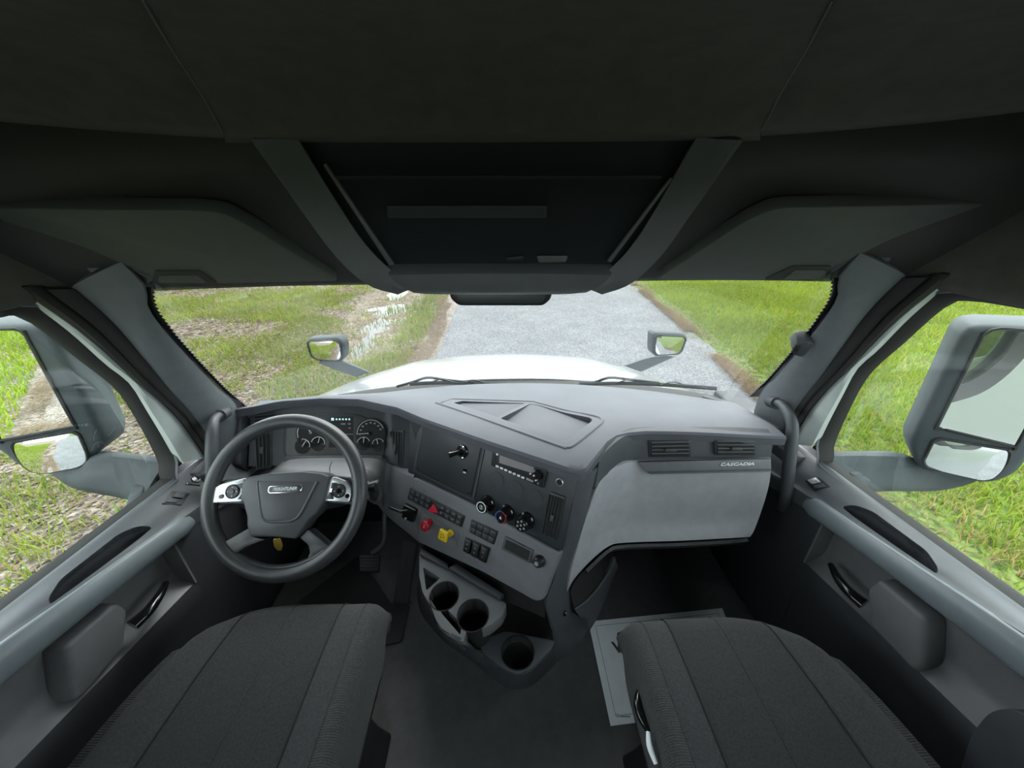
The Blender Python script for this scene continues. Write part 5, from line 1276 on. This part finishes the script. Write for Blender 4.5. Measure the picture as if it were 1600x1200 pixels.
# --- blades
def amat(name, tr):
    m = bpy.data.materials.new(name); m.use_nodes = True; nt = m.node_tree
    for n in list(nt.nodes): nt.nodes.remove(n)
    o = nt.nodes.new('ShaderNodeOutputMaterial'); a = nt.nodes.new('ShaderNodeAttribute'); a.attribute_name = 'tint'
    d = nt.nodes.new('ShaderNodeBsdfDiffuse'); t = nt.nodes.new('ShaderNodeBsdfTranslucent'); mx = nt.nodes.new('ShaderNodeMixShader'); mx.inputs[0].default_value = tr
    nt.links.new(a.outputs['Color'], d.inputs[0]); nt.links.new(a.outputs['Color'], t.inputs[0]); nt.links.new(d.outputs[0], mx.inputs[1]); nt.links.new(t.outputs[0], mx.inputs[2]); nt.links.new(mx.outputs[0], o.inputs[0]); return m
BM = amat('grass_blade', .35)
def blades(name, x, y, z, h, wd, c, lean=.5, flat=None):
    n = len(x); th_ = rng.random(n) * 2 * np.pi; dx, dy = np.cos(th_), np.sin(th_); ln = (rng.random(n) * lean + .1) * h; az = rng.random(n) * 2 * np.pi; lx_, ly_ = np.cos(az) * ln, np.sin(az) * ln
    P = np.zeros((n, 5, 3)); w2 = wd / 2
    P[:, 0] = np.stack([x - dx * w2, y - dy * w2, z], 1); P[:, 1] = np.stack([x + dx * w2, y + dy * w2, z], 1)
    mx_, my_, mz = x + lx_ * .35, y + ly_ * .35, z + h * .6
    P[:, 2] = np.stack([mx_ + dx * w2 * .8, my_ + dy * w2 * .8, mz], 1); P[:, 3] = np.stack([mx_ - dx * w2 * .8, my_ - dy * w2 * .8, mz], 1)
    P[:, 4] = np.stack([x + lx_, y + ly_, z + h * (1 if flat is None else flat)], 1)
    b_ = np.arange(n)[:, None] * 5
    T = np.concatenate([b_ + np.array([[0, 1, 2]]), b_ + np.array([[0, 2, 3]]), b_ + np.array([[3, 2, 4]])], 0)
    cc = np.repeat(np.concatenate([c, np.ones((n, 1))], 1)[:, None, :], 5, 1)
    o = tri_mesh(name, P.reshape(-1, 3), T, BM, False, cc.reshape(-1, 4)); o['kind'] = 'stuff'; return o
def sector(n, a0, a1, r0, r1, p=.9):
    r = r0 + (r1 - r0) * rng.random(n) ** p; a = np.radians(a0 + (a1 - a0) * rng.random(n)); return r * np.sin(a), r * np.cos(a), r
def tint(n, base, var, x, y, k, sc=1.2):
    f = (vn(x, y, sc, k) - .5)[:, None]; c = np.array(base)[None] * (1 + var * (rng.random((n, 1)) - .5)) * (1 + .35 * f); c[:, 0] *= (1 + .35 * (rng.random(n) - .5)); return np.clip(c, .003, .9)
GR_ = (.185, .252, .030); GY = (.23, .25, .055); DRY = (.33, .25, .12)
# right verge: lush
x, y, r = sector(330000, 8, 108, 2.6, 26, .85)
e_ = x - xr(y); keep = e_ > -.12 - .25 * rng.random(len(x)) * (vn(x, y, .5, 3) > .5); keep &= (e_ > .45) | (rng.random(len(x)) < .30)
x, y, r, e_ = x[keep], y[keep], r[keep], e_[keep]; n = len(x)
hh = (.06 + .07 * rng.random(n)) * (.7 + .6 * vn(x, y, .7, 1)) * np.clip(.45 + e_ / 1.5, .45, 1); c = tint(n, GR_, .5, x, y, 4)
dry = rng.random(n) < np.clip(.75 - e_ / (.7 + .9 * (y < 3.2)), .04, .85); c[dry] = tint(int(dry.sum()), DRY, .5, x[dry], y[dry], 4)
yl = (~dry) & (rng.random(n) < .25); c[yl] = tint(int(yl.sum()), GY, .4, x[yl], y[yl], 4)
tag(blades('lawn_grass', x, y, zright(x, y) - .005, hh, .007 * (1 + r / 9), c, .9), 'dense bright green grass on the verge right of the road', 'grass')
# left verge: patchy
x, y, r = sector(330000, -112, -3, 2.6, 26, .85)
ed = xl(y) - .42 - x
dens = vn(x, y, 1.5, 5) * .62 + vn(x, y, .5, 3) * .38; dens = dens - .30 * np.exp(-((x + 4.3) / 1.1) ** 2 - ((y - 1.7) / 1.5) ** 2); near = np.clip(1 - np.abs(ed - .55) / .7, 0, 1) * (y > 3)
pr_ = np.clip((dens - .34) * 5.0, .06, 1) + near; pr_ *= 1 - .85 * np.clip(dip(x, y) * 2.2, 0, 1)
keep = (ed > 0) & (rng.random(len(x)) < pr_); x, y, r, ed = x[keep], y[keep], r[keep], ed[keep]; n = len(x)
hh = (.05 + .10 * rng.random(n)) * (.6 + .7 * vn(x, y, .6, 1)); c = tint(n, (.175, .225, .048), .5, x, y, 0)
yl = rng.random(n) < .30; c[yl] = tint(int(yl.sum()), GY, .4, x[yl], y[yl], 0); dd = rng.random(n) < .10; c[dd] = tint(int(dd.sum()), (.28, .24, .14), .5, x[dd], y[dd], 0)
tag(blades('verge_grass', x, y, zleft(x, y) - .006, hh, .008 * (1 + r / 9), c, .9), 'thin patchy grass tufts on the muddy verge left of the road', 'grass')
# grass behind, seen in the door mirror
x = -9 + rng.random(40000) * 9; y = -22 + rng.random(40000) * 24; keep = x < xl(y) - .75 ; x, y = x[keep], y[keep]; n = len(x)
tag(blades('meadow_grass', x, y, zleft(x, y), .10 + .08 * rng.random(n), .03 + 0 * x, tint(n, GR_, .4, x, y, 2), .8), 'green grass behind the truck seen in the driver door mirror', 'grass')
# litter chips, lying flat
x, y, r = sector(150000, -112, -3, 2.8, 24, .8); ed = xl(y) - .42 - x; keep = (ed > 0) & (dip(x, y) < .25); x, y, r = x[keep], y[keep], r[keep]; n = len(x)
a = rng.random(n) * 6.283; L_ = (.007 + .016 * rng.random(n)) * (1 + r / 11); wv_ = L_ * (.25 + .4 * rng.random(n)); zz = zleft(x, y) + .006 + .012 * rng.random(n)
P = np.zeros((n, 4, 3))
for k, (p_, q_) in enumerate(((-1, -1), (1, -1), (1, 1), (-1, 1))):
    P[:, k] = np.stack([x + p_ * L_ * np.cos(a) - q_ * wv_ * np.sin(a), y + p_ * L_ * np.sin(a) + q_ * wv_ * np.cos(a), zz + (rng.random(n) - .5) * .018], 1)
pal = np.array([(.19, .155, .125), (.25, .21, .18), (.12, .09, .065), (.30, .265, .24), (.21, .15, .095)]); c = pal[rng.integers(0, 5, n)]
c = np.repeat(np.concatenate([c, np.ones((n, 1))], 1)[:, None, :], 4, 1)
o = tri_mesh('leaf_litter', P.reshape(-1, 3), np.arange(n * 4).reshape(n, 4), BM, False, c.reshape(-1, 4)); tag(o, 'brown wood chips and dead leaves scattered over the muddy verge', 'leaf litter', kind='stuff')
# pine straw along the kerb and the right road edge
def straw(name, x, y, z, lab):
    n = len(x); c = tint(n, (.20, .15, .095), .6, x, y, 1); tag(blades(name, x, y, z, .012 + .02 * rng.random(n), .005 + .006 * rng.random(n), c, 9.0), lab, 'pine straw')
yy = -20 + rng.random(60000) * 42; off = -.05 - .62 * rng.random(60000); k_ = (vn(off * 3, yy, .8, 2) > .50); yy, off = yy[k_], off[k_]
straw('kerb_straw', xl(yy) + off, yy, GZ + .045 + .01 * rng.random(len(yy)), 'orange brown pine straw heaped along the kerb beside the road')
yy = -2 + rng.random(45000) * 24; off = np.abs(rng.normal(0, .16, 45000)) - .08; k_ = (vn(off * 3, yy, .9, 4) > .40); yy, off = yy[k_], off[k_]
straw('verge_straw', xr(yy) + off, yy, GZ + .03 + .012 * rng.random(len(yy)), 'brown pine straw fringe where the road meets the green grass')
